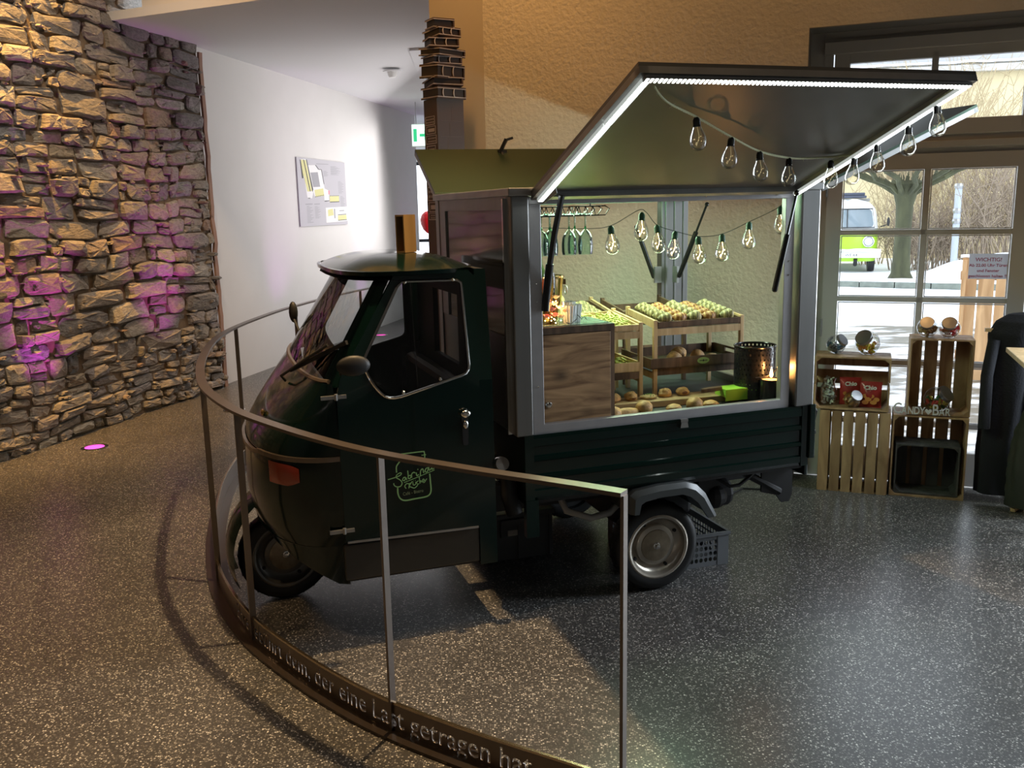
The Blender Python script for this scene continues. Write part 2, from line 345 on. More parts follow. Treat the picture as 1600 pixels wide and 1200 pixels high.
# smooth splayed wall end beside the passage
e0 = Vector((-.142, 6.179, 0)); e1 = Vector((-.52, 6.60, 0))
struct('wall_end', MB().prism([e0, e1, e1 + Vector((.3, .3, 0)), e0 + Vector((.3, .35, 0))], (0, 0, 5.7)), mat('smooth_plaster', (.70, .63, .52), .8, bump=.1, bscale=20))
struct('wall_passage', MB().prism([(-.5, 6.75, 0), (-.2, 17, 0), (.1, 17, 0), (0, 6.75, 0)], (0, 0, 3.3)), M_WHITE)
struct('wall_front', MB().box(-5.4, 5.0, -3.2, -3.0, 0, 5.7), M_HALL)
struct('wall_left_near', MB().box(-5.8, -5.4, -3.2, 9.2, 0, 5.7), M_HALL)
struct('wall_gallery_end', MB().box(-5.8, -3.2, 9.0, 9.2, 0, 5.7), M_HALL)
struct('wall_right', MB().box(5.0, 5.2, -3, 4.3, 0, 5.7), M_HALL)
struct('ceiling', MB().prism([(-5.6, -3.2, 5.6), (5.3, -3.2, 5.6), (5.3, 4.6, 5.6), (-.5, 6.8, 5.6), (-3.4, 8.3, 5.6), (-5.6, 8.3, 5.6)], (0, 0, .15)), M_HALL)
# lower gallery ceiling slab with its front fascia; a shallow recess panel runs along it
g0 = Vector((-3.03, 7.76, 0)); g1 = g0 + Vector((.9323, -.4147, 0)) * 3.1
struct('ceiling_gallery', MB().prism([g0 - Vector((1, -.44, 0)), g1, (.35, 17, 0), (-2.6, 17, 0)], (0, 0, .07), T(0, 0, 3.3)), M_CEIL)
struct('ceiling_panel', MB().prism([(-.95, 9.4, 3.275), (-.2, 9.2, 3.275), (-.1, 16, 3.275), (-1.25, 16, 3.275)], (0, 0, .03)), M_CEIL)
fa = MB().prism([g0 + Vector((.06, .10, 0)), g1 + Vector((0, .10, 0)), g1 + Vector((0, .3, 0)), g0 + Vector((.06, .3, 0))], (0, 0, 2.3), T(0, 0, 3.36))
struct('wall_upper', fa, M_WHITE)
# white wall, behind the stone wall's end
wv = Vector((.208, .978, 0)); w0 = STONE_O + Vector((-.02, 0.0, 0))
struct('wall_left', MB().prism([w0, w0 + wv * 6.85, w0 + wv * 6.85 + Vector((-.35, .06, 0)), w0 + Vector((-.35, .06, 0))], (0, 0, 3.34)), M_WHITE)
struct('wall_far', MB().box(-6, -1.75, 17.0, 17.2, 0, 3.4).box(-.95, .4, 17, 17.2, 0, 3.4).box(-1.75, -.95, 17, 17.2, 2.6, 3.4), M_WHITE)
fdr = MB().box(-1.75, -1.69, 16.98, 17.05, 0, 2.6).box(-1.38, -1.24, 16.9, 17.05, 0, 2.6).box(-.99, -.95, 16.98, 17.05, 0, 2.6)
for z in (.0, 1.15, 2.54): fdr.box(-1.75, -.95, 16.99, 17.04, z, z + .06)
d2 = struct('door_2', fdr, M_BLACKG)
tag(MB().box(-1.72, -.97, 17.01, 17.02, .05, 2.56).build('pane', M_GLASS, d2), None)

# stone wall: mortar bed and hundreds of separate stones
def nz(x, y, z=0): return noise.noise(Vector((x, y, z)))
S_LEN = 6.2
bed = MB()
bed.grid(lambda a, b: (-S_LEN + a * S_LEN + 0.02 * nz(0, b * 20), -.006 + .018 * nz(a * 60, b * 50) , b * 5.6), 60, 50)
bed.box(-S_LEN, 0.0, .06, .5, 0, 5.6)
wall_stone = struct('wall_stone', bed, M_MORTAR, SM, fix=False)
cells = []
z = 0.0; ri = 0
while z < 3.75:
    h = RND.uniform(.085, .19) if z > .35 else RND.uniform(.06, .11)
    x = -3.15 - RND.uniform(0, .2)
    while x < -.02:
        w = RND.uniform(.14, .50) * (1.15 if h > .13 else .8)
        x1 = min(x + w, 0.0)
        if x1 > -.08: x1 = 0.0
        if h > .15 and RND.random() < .3:
            m = RND.uniform(.4, .6); cells.append((x, x1, z, z + h * m)); cells.append((x, x1, z + h * m, z + h))
        elif w > .3 and RND.random() < .15:
            xm = x + (x1 - x) * RND.uniform(.7, .85); cells.append((x, xm, z, z + h)); cells.append((xm, x1, z, z + h * .5)); cells.append((xm, x1, z + h * .5, z + h))
        else: cells.append((x, x1, z, z + h))
        x = x1
    z += h
def warp(x, z):
    return (x + .035 * nz(x * 3, z * 5, 3.1) + (.03 * nz(0, z * 9, 5) if x > -.3 else 0), z + .055 * nz(x * 1.6, z * 2.2, 9.4) + .02 * nz(x * 6, z * 7, 1.7))
def stone_mesh(mb, c):
    x0, x1, z0, z1 = c; w = x1 - x0; h = z1 - z0; g = RND.uniform(-.002, .006); d = RND.uniform(.018, .062)
    if RND.random() < .1: d += .04
    n = 12; ring = []; cx = (x0 + x1) / 2; cz = (z0 + z1) / 2; ph = RND.uniform(0, 1)
    ex = RND.uniform(.26, .5)
    for i in range(n):
        t = 2 * pi * (i + .35 * RND.random()) / n; c_, s_ = cos(t), sin(t)
        px = abs(c_) ** ex * (1 if c_ > 0 else -1); pz = abs(s_) ** ex * (1 if s_ > 0 else -1)
        k = 1 - RND.uniform(0, .16)
        X, Z = warp(cx + px * k * (w / 2 - g), cz + pz * k * (h / 2 - g)); X = min(X, .012); ring.append((X, Z))
    C = warp(cx + RND.uniform(-.2, .2) * w, cz + RND.uniform(-.25, .25) * h)
    tx, tz = RND.uniform(-.09, .09), RND.uniform(-.16, .12)
    vs = [Vector((X, .03, Z)) for X, Z in ring]
    vs += [Vector((X, -(d * .72 + tx * (X - C[0]) + tz * (Z - C[1]) + RND.uniform(-.006, .006)), Z)) for X, Z in ring]
    q = RND.uniform(.62, .85)
    vs += [Vector((C[0] + (X - C[0]) * q, -(d + tx * (X - C[0]) + tz * (Z - C[1]) + RND.uniform(-.009, .009)), C[1] + (Z - C[1]) * q)) for X, Z in ring]
    vs += [Vector((C[0], -(d + RND.uniform(-.004, .012)), C[1]))]
    fs = []
    for r in (0, 1):
        for i in range(n): a = r * n + i; b = r * n + (i + 1) % n; fs.append((a, b, b + n, a + n))
    for i in range(n): fs.append((2 * n + i, 2 * n + (i + 1) % n, 3 * n))
    mb.add(vs, fs)
cells.sort(key=lambda c: -(c[1] - c[0]) * (c[3] - c[2]) * (1 if (c[0] > -2.95 and c[2] < 3.65) else .2))
for c in cells[:298]:
    m = MB(); stone_mesh(m, c); m.build('stone', M_STONE, wall_stone, fix=True, M=SM)
m = MB()
for c in cells[298:]: stone_mesh(m, c)
for i in range(420):                                       # chips pressed into the joints
    x = RND.uniform(-3.1, -.05); zz = RND.uniform(.02, 3.7); stone_mesh(m, (x, x + RND.uniform(.04, .10), zz, zz + RND.uniform(.02, .04)))
x = -S_LEN
while x < -3.4:                                            # the part left of the view
    zz = 0
    while zz < 5.5:
        stone_mesh(m, (x, x + .34, zz, zz + .16)); zz += .165
    x += .35
for k in range(11):
    x = -3.4
    while x < -.1: stone_mesh(m, (x, x + .32, 3.74 + k * .17, 3.74 + k * .17 + .165)); x += .33
tag(m.build('small_stones', M_STONE, wall_stone, M=SM), kind='stuff')
# ragged plaster edge between stones and white wall, and loose ledge of stones at its foot
ed = MB(); pts = [(0.015 + .012 * nz(0, zz * 4), -.03 - .02 * nz(1, zz * 5), zz) for zz in [i * .12 for i in range(28)]]
ed.sweep(pts, [(-.012, -.02), (.012, -.02), (.012, .03), (-.012, .03)])
struct('trim_1', ed, mat('reddish_plaster_edge', (.34, .20, .14), .8, bump=.4, bscale=30), SM)
ft = MB()
for i in range(16):
    x = -.28 + i * .021; ft.sphere((x, -.02, RND.uniform(.02, .52)), RND.uniform(.04, .075), (1, .8, .7), 7, 5)
tag(ft.build('loose_stones', M_STONE, wall_stone, M=SM), kind='stuff')

# ---------------------------------------------------------------- door and window
fr = MB(); y0, y1 = .20, .27
def rect(mb, x0, x1, z0, z1, t, yy0=y0, yy1=y1, tb=None):
    tb = t if tb is None else tb
    mb.box(x0, x0 + t, yy0, yy1, z0, z1); mb.box(x1 - t, x1, yy0, yy1, z0, z1)
    mb.box(x0 + t, x1 - t, yy0, yy1, z0, z0 + tb); mb.box(x0 + t, x1 - t, yy0, yy1, z1 - t, z1)
rect(fr, .50, 2.0, 0, 2.66, .05); fr.box(.55, 1.95, .20, .28, 1.975, 2.10)      # outer frame and crossbar
fr.box(.50, 2.0, .17, .21, 2.57, 2.64); fr.box(1.66, 2.0, .20, .28, 0, 2.6)
fr.box(.42, .50, .20, .28, 0, 2.70).box(.50, 2.02, .20, .28, 2.655, 2.70).box(2.0, 2.02, .20, .28, 0, 2.66)
fr.box(.55, 1.66, .175, .20, 2.015, 2.055)
d1 = struct('door_1', fr, M_FRAME, WM, bevel=.004)
win = MB(); rect(win, .56, 1.65, 2.09, 2.60, .085, .19, .24); win.box(1.085, 1.12, .19, .24, 2.1, 2.55)
struct('window_1', win, M_FRAME, WM, bevel=.004)
leaf = MB(); rect(leaf, .55, 1.65, .01, 1.985, .088, .185, .235, tb=.20)
leaf.build('door_leaf', M_FRAME, d1, M=WM)
bars = MB()
bars.box(1.083, 1.117, .19, .23, .2, 1.9)
for zz in (1.52, 1.12, .735, .36): bars.box(.63, 1.57, .19, .23, zz, zz + .03)
bars.build('glazing_bar', M_FRAME, d1, M=WM)
edge = mat('pale_glazing_bead', (.62, .63, .66), .4)
be = MB()
for i, (a, b) in enumerate(((.642, 1.08), (1.12, 1.558))):
    for (c, d) in ((1.553, 1.895), (1.153, 1.517), (.768, 1.117), (.393, .732)):
        rect(be, a, b, c, d, .006, .188, .2)
be.build('glazing_bead', edge, d1, M=WM)
for a, b in ((.64, 1.083), (1.117, 1.56)):
    for c, d in ((1.55, 1.897), (1.15, 1.52), (.765, 1.12), (.39, .735), (.21, .36)):
        MB().box(a, b, .208, .212, c, d).build('pane', M_GLASS, d1, M=WM)
w1 = bpy.data.objects['window_1']
for a, b in ((.645, 1.085), (1.12, 1.565)): MB().box(a, b, .213, .217, 2.172, 2.515).build('pane', M_GLASS, w1, M=WM)
hg = MB()
for zz in (.9, 1.75): hg.tube([(.548, .18, zz), (.548, .18, zz + .11)], .007, 8)
hg.build('hinge', M_ALUD, d1, M=WM)
rv = MB().box(OPL, OPL + .004, .0, .21, 0, OPT).box(OPL, OPR, .0, .21, OPT - .004, OPT).box(OPR - .004, OPR, 0, .21, 0, OPT)
struct('trim_2', rv, mat('grey_reveal_paint', (.22, .21, .195), .7), WM)
def paper_mat():
    m = bpy.data.materials.new('thin_paper'); m.use_nodes = True; nt = m.node_tree; nt.nodes.clear()
    o = nt.nodes.new('ShaderNodeOutputMaterial'); d = nt.nodes.new('ShaderNodeBsdfDiffuse'); d.inputs[0].default_value = (.7, .72, .78, 1); t = nt.nodes.new('ShaderNodeBsdfTranslucent'); t.inputs[0].default_value = (.62, .64, .72, 1)
    x = nt.nodes.new('ShaderNodeMixShader'); x.inputs[0].default_value = .35; nt.links.new(d.outputs[0], x.inputs[1]); nt.links.new(t.outputs[0], x.inputs[2]); nt.links.new(x.outputs[0], o.inputs[0]); return m
# paper notice stuck on the inside of the pane
pn = MB().add([(1.352, .202, 1.262), (1.556, .202, 1.262), (1.556, .201, 1.408), (1.352, .201, 1.408)], [(0, 1, 2, 3)]).build('paper_notice', paper_mat(), None, M=WM)
tag(pn, 'white paper notice with faint red lettering stuck on the glass door pane', 'notice')
def text_obj(name, body, size, M, m, parent=None, sx=1.0, align='CENTER', ext=.0005, shear=0, spacing=1.0, offset=0):
    cu = bpy.data.curves.new(name, 'FONT'); cu.body = body; cu.size = size; cu.extrude = ext; cu.align_x = align; cu.shear = shear
    cu.space_character = spacing; cu.offset = offset; cu.resolution_u = 3
    o = bpy.data.objects.new(name + '_src', cu); COL.objects.link(o); dg = bpy.context.evaluated_depsgraph_get(); dg.update()
    me = bpy.data.meshes.new_from_object(o.evaluated_get(dg)); bpy.data.objects.remove(o); bpy.data.curves.remove(cu)
    me.name = name; me.transform(M @ Matrix.Diagonal((sx, 1, 1, 1))); me.materials.clear(); me.materials.append(m)
    r = bpy.data.objects.new(name, me); COL.objects.link(r)
    if parent: r.parent = parent
    return r
M_RED = mat('faded_red_ink', (.50, .10, .16), .6)
for i, (s, sz) in enumerate((('WICHTIG!', .030), ('Ab 22.00 Uhr Türen', .024), ('und Fenster', .024), ('geschlossen halten !!', .024))):
    text_obj('lettering', s, sz, WM @ T(1.454, .1995, 1.364 - i * .031) @ RX(90), M_RED, pn, offset=.0004)

# ---------------------------------------------------------------- curved railing with engraved kick band
CP = [(1.55, 1.78), (.95, 1.98), (.56, 2.14), (.17, 2.38), (-.12, 2.55), (-.42, 2.75), (-.64, 2.94), (-.87, 3.18), (-1.09, 3.45), (-1.33, 3.86), (-1.50, 4.28),
      (-1.66, 4.80), (-1.81, 5.46), (-1.87, 6.10), (-1.84, 6.95), (-1.77, 7.5), (-1.62, 8.3), (-1.35, 9.3), (-1.0, 10.1)]
def catmull(P, k=10):
    P = [Vector(p) for p in P]; out = []
    for i in range(len(P) - 1):
        p0 = P[max(i - 1, 0)]; p1 = P[i]; p2 = P[i + 1]; p3 = P[min(i + 2, len(P) - 1)]
        for j in range(k):
            t = j / k; out.append(.5 * ((2 * p1) + (p2 - p0) * t + (2 * p0 - 5 * p1 + 4 * p2 - p3) * t * t + (3 * p1 - p0 - 3 * p2 + p3) * t ** 3))
    out.append(P[-1]); return out
CUR = catmull([(x, y, 0) for x, y in CP], 12)
LEN = [0]
for a, b in zip(CUR, CUR[1:]): LEN.append(LEN[-1] + (b - a).length)
def at_len(l):
    l = max(0, min(LEN[-1] - 1e-6, l)); i = max(k for k in range(len(LEN)) if LEN[k] <= l); i = min(i, len(CUR) - 2)
    t = (l - LEN[i]) / (LEN[i + 1] - LEN[i]); p = CUR[i].lerp(CUR[i + 1], t)
    d0 = (CUR[min(i + 1, len(CUR) - 1)] - CUR[max(i - 1, 0)]).normalized(); d1_ = (CUR[min(i + 2, len(CUR) - 1)] - CUR[i]).normalized()
    d = d0.lerp(d1_, t).normalized(); return p, d, Vector((d.y, -d.x, 0)) * -1
def len_near(x, y):
    return LEN[min(range(len(CUR)), key=lambda i: (CUR[i] - Vector((x, y, 0))).length)]
L_END = len_near(.29, 2.30)
rail = thing('railing', 'curved dark steel railing with flat handrail round the green three-wheeler', 'railing')
hr = MB(); path = [at_len(L_END + i * (LEN[-1] - L_END) / 120)[0] + Vector((0, 0, .965)) for i in range(121)]
hr.sweep(path, [(-.021, -.006), (.021, -.006), (.021, .006), (-.021, .006)], up=(0, 0, 1)); hr.build('handrail', M_RAIL, rail)
for (x, y) in ((.29, 2.30), (-.42, 2.75), (-1.075, 3.43), (-1.40, 4.02), (-1.86, 6.07), (-1.78, 7.46), (-1.45, 8.9)):
    l = len_near(x, y); p, d, nn = at_len(l)
    MB().bar(p + Vector((0, 0, .012)), p + Vector((0, 0, .96)), .025, .010, nn.cross(Vector((0, 0, 1)))).build('post', M_RAIL, rail)
fl_ = MB(); fp = [at_len(i * LEN[-1] / 140)[0] + Vector((0, 0, .006)) for i in range(141)]
fl_.sweep(fp, [(-.05, -.006), (.05, -.006), (.05, .006), (-.05, .006)], up=(0, 0, 1)); fl_.build('floor_flange', mat('dark_base_steel', (.06, .045, .035), .3, metal=.6), rail)
# band: text cut right through a flat strip, then bent round the curve
def make_band():
    TXT = 'Ehre gebührt dem, der eine Last getragen hat.'
    def wid(s):
        o = text_obj('w', s, .098, Matrix(), M_RAIL); w = max(v.co.x for v in o.data.vertices) - min(v.co.x for v in o.data.vertices); me = o.data
        bpy.data.objects.remove(o); bpy.data.meshes.remove(me); return w
    # reading direction runs towards smaller length (towards +x end)
    lL = len_near(-.50, 2.82); lE = len_near(-.09, 2.52); w1_ = wid('Last getragen'); sx = abs(lL - lE) / w1_
    off = wid('Ehre gebührt dem, der eine L') - wid('L')
    cut = text_obj('cutter', TXT, .098, T(0, 0, .026) @ RX(90) @ T(0, 0, 0), M_RAIL, sx=sx, align='LEFT', ext=.02, offset=.0012)
    tx0 = -off * sx      # text x of letter L = 0
    cut.data.transform(T(tx0, 0, 0))
    xa = -(LEN[-1] - lL); xb = lL
    n = 420; st = MB(); zs = (.012, .108); hy = .0035
    xs = [xa + (xb - xa) * i / n for i in range(n + 1)]
    vs = [];
    for X in xs: vs += [(X, -hy, zs[0]), (X, hy, zs[0]), (X, hy, zs[1]), (X, -hy, zs[1])]
    fs = [(0, 1, 2, 3), (4 * n + 3, 4 * n + 2, 4 * n + 1, 4 * n)]
    for i in range(n):
        for j in range(4): a = i * 4 + j; b = i * 4 + (j + 1) % 4; fs.append((a, a + 4, b + 4, b))
    st.add(vs, fs); so = st.build('kick_band', M_RAIL, None)
    bmod = so.modifiers.new('cut', 'BOOLEAN'); bmod.operation = 'DIFFERENCE'; bmod.solver = 'EXACT'; bmod.object = cut; bmod.use_self = True
    dg = bpy.context.evaluated_depsgraph_get(); dg.update(); me = bpy.data.meshes.new_from_object(so.evaluated_get(dg))
    so.modifiers.clear(); so.data = me; bpy.data.objects.remove(cut)
    for v in me.vertices:
        l = lL - v.co.x; p, d, nn = at_len(l); q = p + nn * (-v.co.y) ; v.co = Vector((q.x, q.y, v.co.z))
    me.materials.clear(); me.materials.append(M_RAIL); so.parent = rail
    so['label'] = 'bronze kick band with words cut through it'
    return so
make_band()
tag(MB().sweep([at_len(i * LEN[-1] / 140)[0] + Vector((0, 0, .111)) for i in range(141)], [(-.005, -.004), (.005, -.004), (.005, .004), (-.005, .004)], up=(0, 0, 1)).build('band_edge', mat('polished_edge', (.65, .52, .36), .25, metal=1), rail))

# ---------------------------------------------------------------- floor uplights
def uplight(i, x, y, where, on=True):
    u = thing('floor_uplight', where, 'floor light', T(x, y, 0), 'round uplights set into the floor along the wall')
    MB().lathe([(.075, -.004), (.095, -.004), (.097, .004), (.072, .006), (.075, -.004)], 28).build('ring', M_CHROME, u, smooth=True)
    MB().lathe([(.0001, .002), (.034, .002), (.072, .001)], 24).build('lens', [M_UPA if i % 2 == 0 else M_UPB][0], u)
    return u
M_UPA = glow('magenta_glow', (.95, .10, .55), 2.2); M_UPB = glow('violet_glow', (.55, .12, 1.0), 2.0)
for i, (x, y, s) in enumerate(((-3.18, 6.65, 'glowing magenta floor uplight in front of the rough stone wall'), (-2.49, 7.89, 'glowing violet floor uplight where the stone wall ends, behind the handrail'),
                               (-1.84, 12.69, 'small glowing floor uplight by the white wall, seen through the cab window'))):
    uplight(i, x, y, s)
for (x, y, tx, ty, pw, c) in ((-3.18, 6.65, -3.66, 6.75, 95, (1, .10, .85)), (-3.28, 6.15, -3.85, 5.9, 95, (1, .12, .75)), (-2.55, 7.85, -3.2, 8.2, 85, (1, .12, .9)),
                              (-2.22, 9.9, -2.50, 10.6, 30, (.85, .3, 1.0)), (-1.84, 12.69, -2.15, 13.2, 34, (.9, .35, 1)), (-1.5, 14.6, -1.75, 15.1, 34, (.9, .35, 1))):
    lamp('SPOT', 'uplight_beam', (x, y, .03), (tx, ty, 1.5), pw, c, .03, spot=46, blend=1.0)  # beams that have no fixture are assumed from the light on the walls

# ---------------------------------------------------------------- wall items
def wp(s, z, off=0): p = w0 + wv * s; return Vector((p.x + .978 * off, p.y - .208 * off, z))
MW = frame(wp(0, 0), wv, Vector((-.978, .208, 0)), Vector((0, 0, 1)))
mp_ = thing('floor_plan_board', 'grey printed floor plan board hanging on the white wall', 'sign', MW @ T(2.1, -.012, 1.56))
MB().box(0, 1.5, -.006, .006, 0, .82).build('board', mat('board_grey', (.47, .46, .50), .5), mp_)
pm = [mat('print_white', (.78, .78, .78), .6), mat('print_yellow', (.68, .66, .30), .6), mat('print_black', (.04, .04, .05), .6), mat('print_grey', (.33, .33, .36), .6), mat('print_pink', (.7, .25, .33), .6)]
pb = MB()
def pq(pts, c, lay=0):
    pb.c = c; y = -.0065 - .0006 * lay
    n = len(pts); pb.add([Vector((((x - 140) / 745) * 1.5, y, .82 - ((yy - 130 - (x - 140) * .06) / (985 - (x - 140) * .01)) * .80)) for x, yy in pts], [tuple(range(n))])
def pr(x0, y0_, x1, y1_, c, lay=0): pq([(x0, y0_), (x1, y0_), (x1, y1_), (x0, y1_)], c, lay)
pq([(190, 160), (275, 150), (350, 640), (330, 730), (265, 740), (250, 640), (235, 430), (200, 430)], 0)
pq([(200, 165), (232, 165), (300, 630), (265, 630), (225, 400), (205, 400)], 1, 1); pq([(243, 170), (270, 170), (335, 625), (310, 625)], 1, 1)
pq([(232, 165), (243, 165), (312, 630), (300, 630)], 2, 2); pq([(183, 165), (195, 165), (222, 430), (200, 440)], 2, 1); pq([(272, 150), (284, 160), (352, 600), (338, 640)], 2, 1)
pq([(295, 240), (400, 235), (450, 300), (495, 300), (530, 590), (590, 620), (590, 800), (515, 780), (515, 700), (370, 710), (345, 600)], 0)
pq([(325, 350), (435, 340), (460, 560), (355, 565)], 3, 1); pq([(370, 610), (505, 585), (515, 700), (380, 712)], 1, 1); pq([(600, 705), (755, 710), (755, 800), (600, 795)], 1, 1)
pq([(400, 235), (410, 232), (455, 295), (445, 300)], 2, 2); pr(455, 295, 495, 303, 2, 2); pq([(490, 300), (498, 300), (525, 520), (517, 520)], 2, 2); pr(515, 775, 590, 788, 2, 2); pr(600, 795, 758, 806, 2, 2)
for i in range(6): pr(265 + i * 0 , 725, 300, 735, 2, 2); pr(375 + i * 24, 705 - i * 4, 388 + i * 24, 716 - i * 4, 2, 2); pr(610 + i * 26, 700, 622 + i * 26, 710, 2, 2)
pr(583, 620, 605, 680, 4, 1); pr(525, 885, 885, 1120, 0, 1); pq([(720, 1020), (865, 1020), (870, 1090), (720, 1095)], 1, 2); pq([(560, 920), (640, 905), (650, 1010), (560, 1020)], 1, 2)
pr(720, 1005, 865, 1014, 2, 3); pr(720, 1093, 870, 1103, 2, 3); pr(660, 910, 676, 1060, 3, 3); pr(750, 940, 830, 955, 3, 3)
for i in range(12): pr(240, 845 + i * 22, 280 + (i * 37) % 60, 853 + i * 22, 3, 1); pr(360, 855 + i * 16, 400 + (i * 29) % 50, 861 + i * 16, 3, 1)
pr(225, 810, 330, 825, 3, 1); pr(355, 815, 440, 828, 3, 1)
for i in range(10): pr(640, 245 + i * 14, 730 + (i * 31) % 80, 251 + i * 14, 3, 1); pr(750, 480 + i * 20, 800 + (i * 23) % 50, 487 + i * 20, 3, 1); pr(780, 720 + i * 17, 820 + (i * 17) % 40, 726 + i * 17, 3, 1)
for i in range(5): pr(520, 320 + i * 18, 570 + (i * 23) % 40, 327 + i * 18, 3, 1)
pr(420, 210, 610, 220, 3, 1)
pb.build('printed_plan', pm, mp_, fix=False)
sd = thing('smoke_detector', 'small round white smoke detector on the gallery ceiling', 'smoke detector', T(-1.28, 10.66, 3.275))
MB().lathe([(.0001, -.012), (.10, -.012), (.105, 0)], 24).build('base_plate', M_CEIL, sd, smooth=True)
MB().lathe([(.0001, -.075), (.035, -.072), (.05, -.05), (.055, -.012)], 20).build('sensor_head', mat('detector_white', (.8, .8, .78), .4), sd, smooth=True)
# exit sign and balloon in the passage
ex = thing('exit_sign', 'lit green and white emergency exit sign in the far passage', 'sign', T(-1.22, 13.6, 2.80))
MB().box(-.17, .17, -.03, .03, -.16, .16).build('housing', M_WHITE, ex)
sg = MB(); sg.c = 0; sg.box(-.16, .16, -.035, -.031, -.15, .15); sg.c = 1
sg.prism([(-.05, -.037, -.02), (.02, -.037, -.02), (.02, -.037, -.07), (.1, -.037, .0), (.02, -.037, .07), (.02, -.037, .02), (-.05, -.037, .02)], (0, .001, 0)).box(-.14, -.09, -.037, -.035, -.09, .09)
sg.build('lit_panel', [glow('sign_white', (.75, 1, .9), 1.6), glow('sign_green', (.05, .6, .25), 1.2)], ex)
for sx_ in (-.1, .1): MB().bar((sx_, 0, .16), (sx_, 0, .47), .01, .01).build('hanger', M_ALUD, ex)
bl = thing('balloon', 'shiny red round balloon at the end of the white wall', 'balloon', T(-.93, 10.75, 1.60))
MB().lathe([(.0001, -.15), (.03, -.14), (.075, -.10), (.105, -.03), (.108, .02), (.09, .075), (.05, .11), (.0001, .12)], 24).build('skin', mat('red_balloon', (.75, .01, .02), .15, coat=.6), bl, smooth=True)
MB().lathe([(.012, -.165), (.004, -.15)], 10).build('knot', mat('red_knot', (.5, .01, .02), .4), bl)
MB().tube([(0, 0, -.155), (.01, 0, -.5), (-.01, .01, -1.0), (0, 0, -1.59)], .0025, 6).build('ribbon', M_WHITE, bl)
# tall stele shaped like a pile of books
tw = thing('book_pile_stele', 'tall brown free-standing display column shaped like a pile of books', 'display column', T(-.405, 6.04, 0) @ RZ(33) @ Matrix.Diagonal((.84, .84, 1.022, 1)))
M_ST = mat('brown_print', (.085, .05, .035), .4); M_STL = mat('pale_line_print', (.62, .55, .55), .5); M_STD = mat('dark_line_print', (.045, .028, .02), .5)
MB().box(-.115, .115, -.105, .105, 0, 2.36).build('column', M_ST, tw)
zz = 2.36
for i, (w_, d_, h_, a_, ox) in enumerate(((.128, .118, .070, 4, 0), (.12, .125, .055, -9, .004), (.132, .11, .085, 10, -.004), (.118, .118, .052, -5, 0), (.13, .12, .045, 12, .006), (.115, .10, .060, -14, -.01), (.10, .11, .055, 6, .008), (.085, .085, .060, -6, -.012))):
    b = MB(); Mx = T(ox, RND.uniform(-.01, .01), zz) @ RZ(a_) @ RX(RND.uniform(-4, 4))
    b.c = 0; b.box(-w_, w_, -d_, d_, 0, h_ * .14, Mx); b.box(-w_, w_, -d_, d_, h_ * .86, h_, Mx); b.box(w_ - .012, w_, -d_, d_, 0, h_, Mx)
    b.c = 1; b.box(-w_ + .012, w_ - .012, -d_ + .012, d_ - .010, h_ * .14, h_ * .86, Mx)
    b.c = 2
    for zf in (.14, .86): b.box(-w_ - .0015, -w_, -d_, d_, h_ * zf - .0025, h_ * zf + .0025, Mx); b.box(-w_, w_, -d_ - .0015, -d_, h_ * zf - .002, h_ * zf + .002, Mx)
    for xk in (-.55, .2): 
        if i % 3 != 1: b.prism([(w_ * xk + .013 * cos(t) , -d_ + .006, h_ * .5 + h_ * .34 * sin(t)) for t in [pi / 2 + k * pi / 8 for k in range(9)]] + [(w_ * xk + .006 * cos(t), -d_ + .006, h_ * .5 + h_ * .30 * sin(t)) for t in [3 * pi / 2 - k * pi / 8 for k in range(9)]], (0, -.008, 0), Mx)
    b.build('book_shape', [M_ST, M_STD, M_STL], tw, fix=False); zz += h_ * .985
ln = MB()                                                  # drawn book spines on the narrow left face
zc = 1.62
for k, hk in enumerate((.05, .07, .10, .085, .09, .075, .06, .055, .06)):
    a_, c_ = -.085 + .01 * (k % 3), .085 - .012 * (k % 2)
    ln.box(-.1175, -.1155, a_, c_, zc, zc + .005); ln.box(-.1175, -.1155, a_, a_ + .006, zc, zc + hk * .85)
    ln.box(-.1175, -.1155, c_ - .006, c_, zc, zc + hk * .85); ln.box(-.1175, -.1155, a_, c_, zc + hk * .82, zc + hk * .88)
    if k % 2: ln.box(-.1175, -.1155, a_ + .02, c_ - .03, zc + hk * .25, zc + hk * .62)
    else:
        for q_ in range(5): ln.box(-.1175, -.1155, a_ + .02 + q_ * .025, a_ + .03 + q_ * .025, zc + hk * .2, zc + hk * .35).box(-.1175, -.1155, a_ + .02 + q_ * .025, a_ + .03 + q_ * .025, zc + hk * .5, zc + hk * .65)
    zc += hk
tag(ln.build('book_outlines', M_STL, tw, fix=False), kind='stuff')
l2 = MB()
for k in range(6): zq = 1.75 + k * .095; l2.box(-.10 + .01 * (k % 3), .095, -.1068, -.1055, zq, zq + .003).box(-.03 + .02 * (k % 3), -.026 + .02 * (k % 3), -.1068, -.1055, zq, zq + .08)
tag(l2.build('faint_outlines', mat('faint_line_print', (.14, .09, .065), .5), tw, fix=False), kind='stuff')
# ---------------------------------------------------------------- the three-wheeled van (u back, v away, w up)
van = thing('three_wheeled_van', 'dark green three-wheeled snack van with raised aluminium hatches behind the railing', 'van', TM)
SV = lambda w: .600 - max(0, w - 1.05) * .125          # half width of the cab side at height w
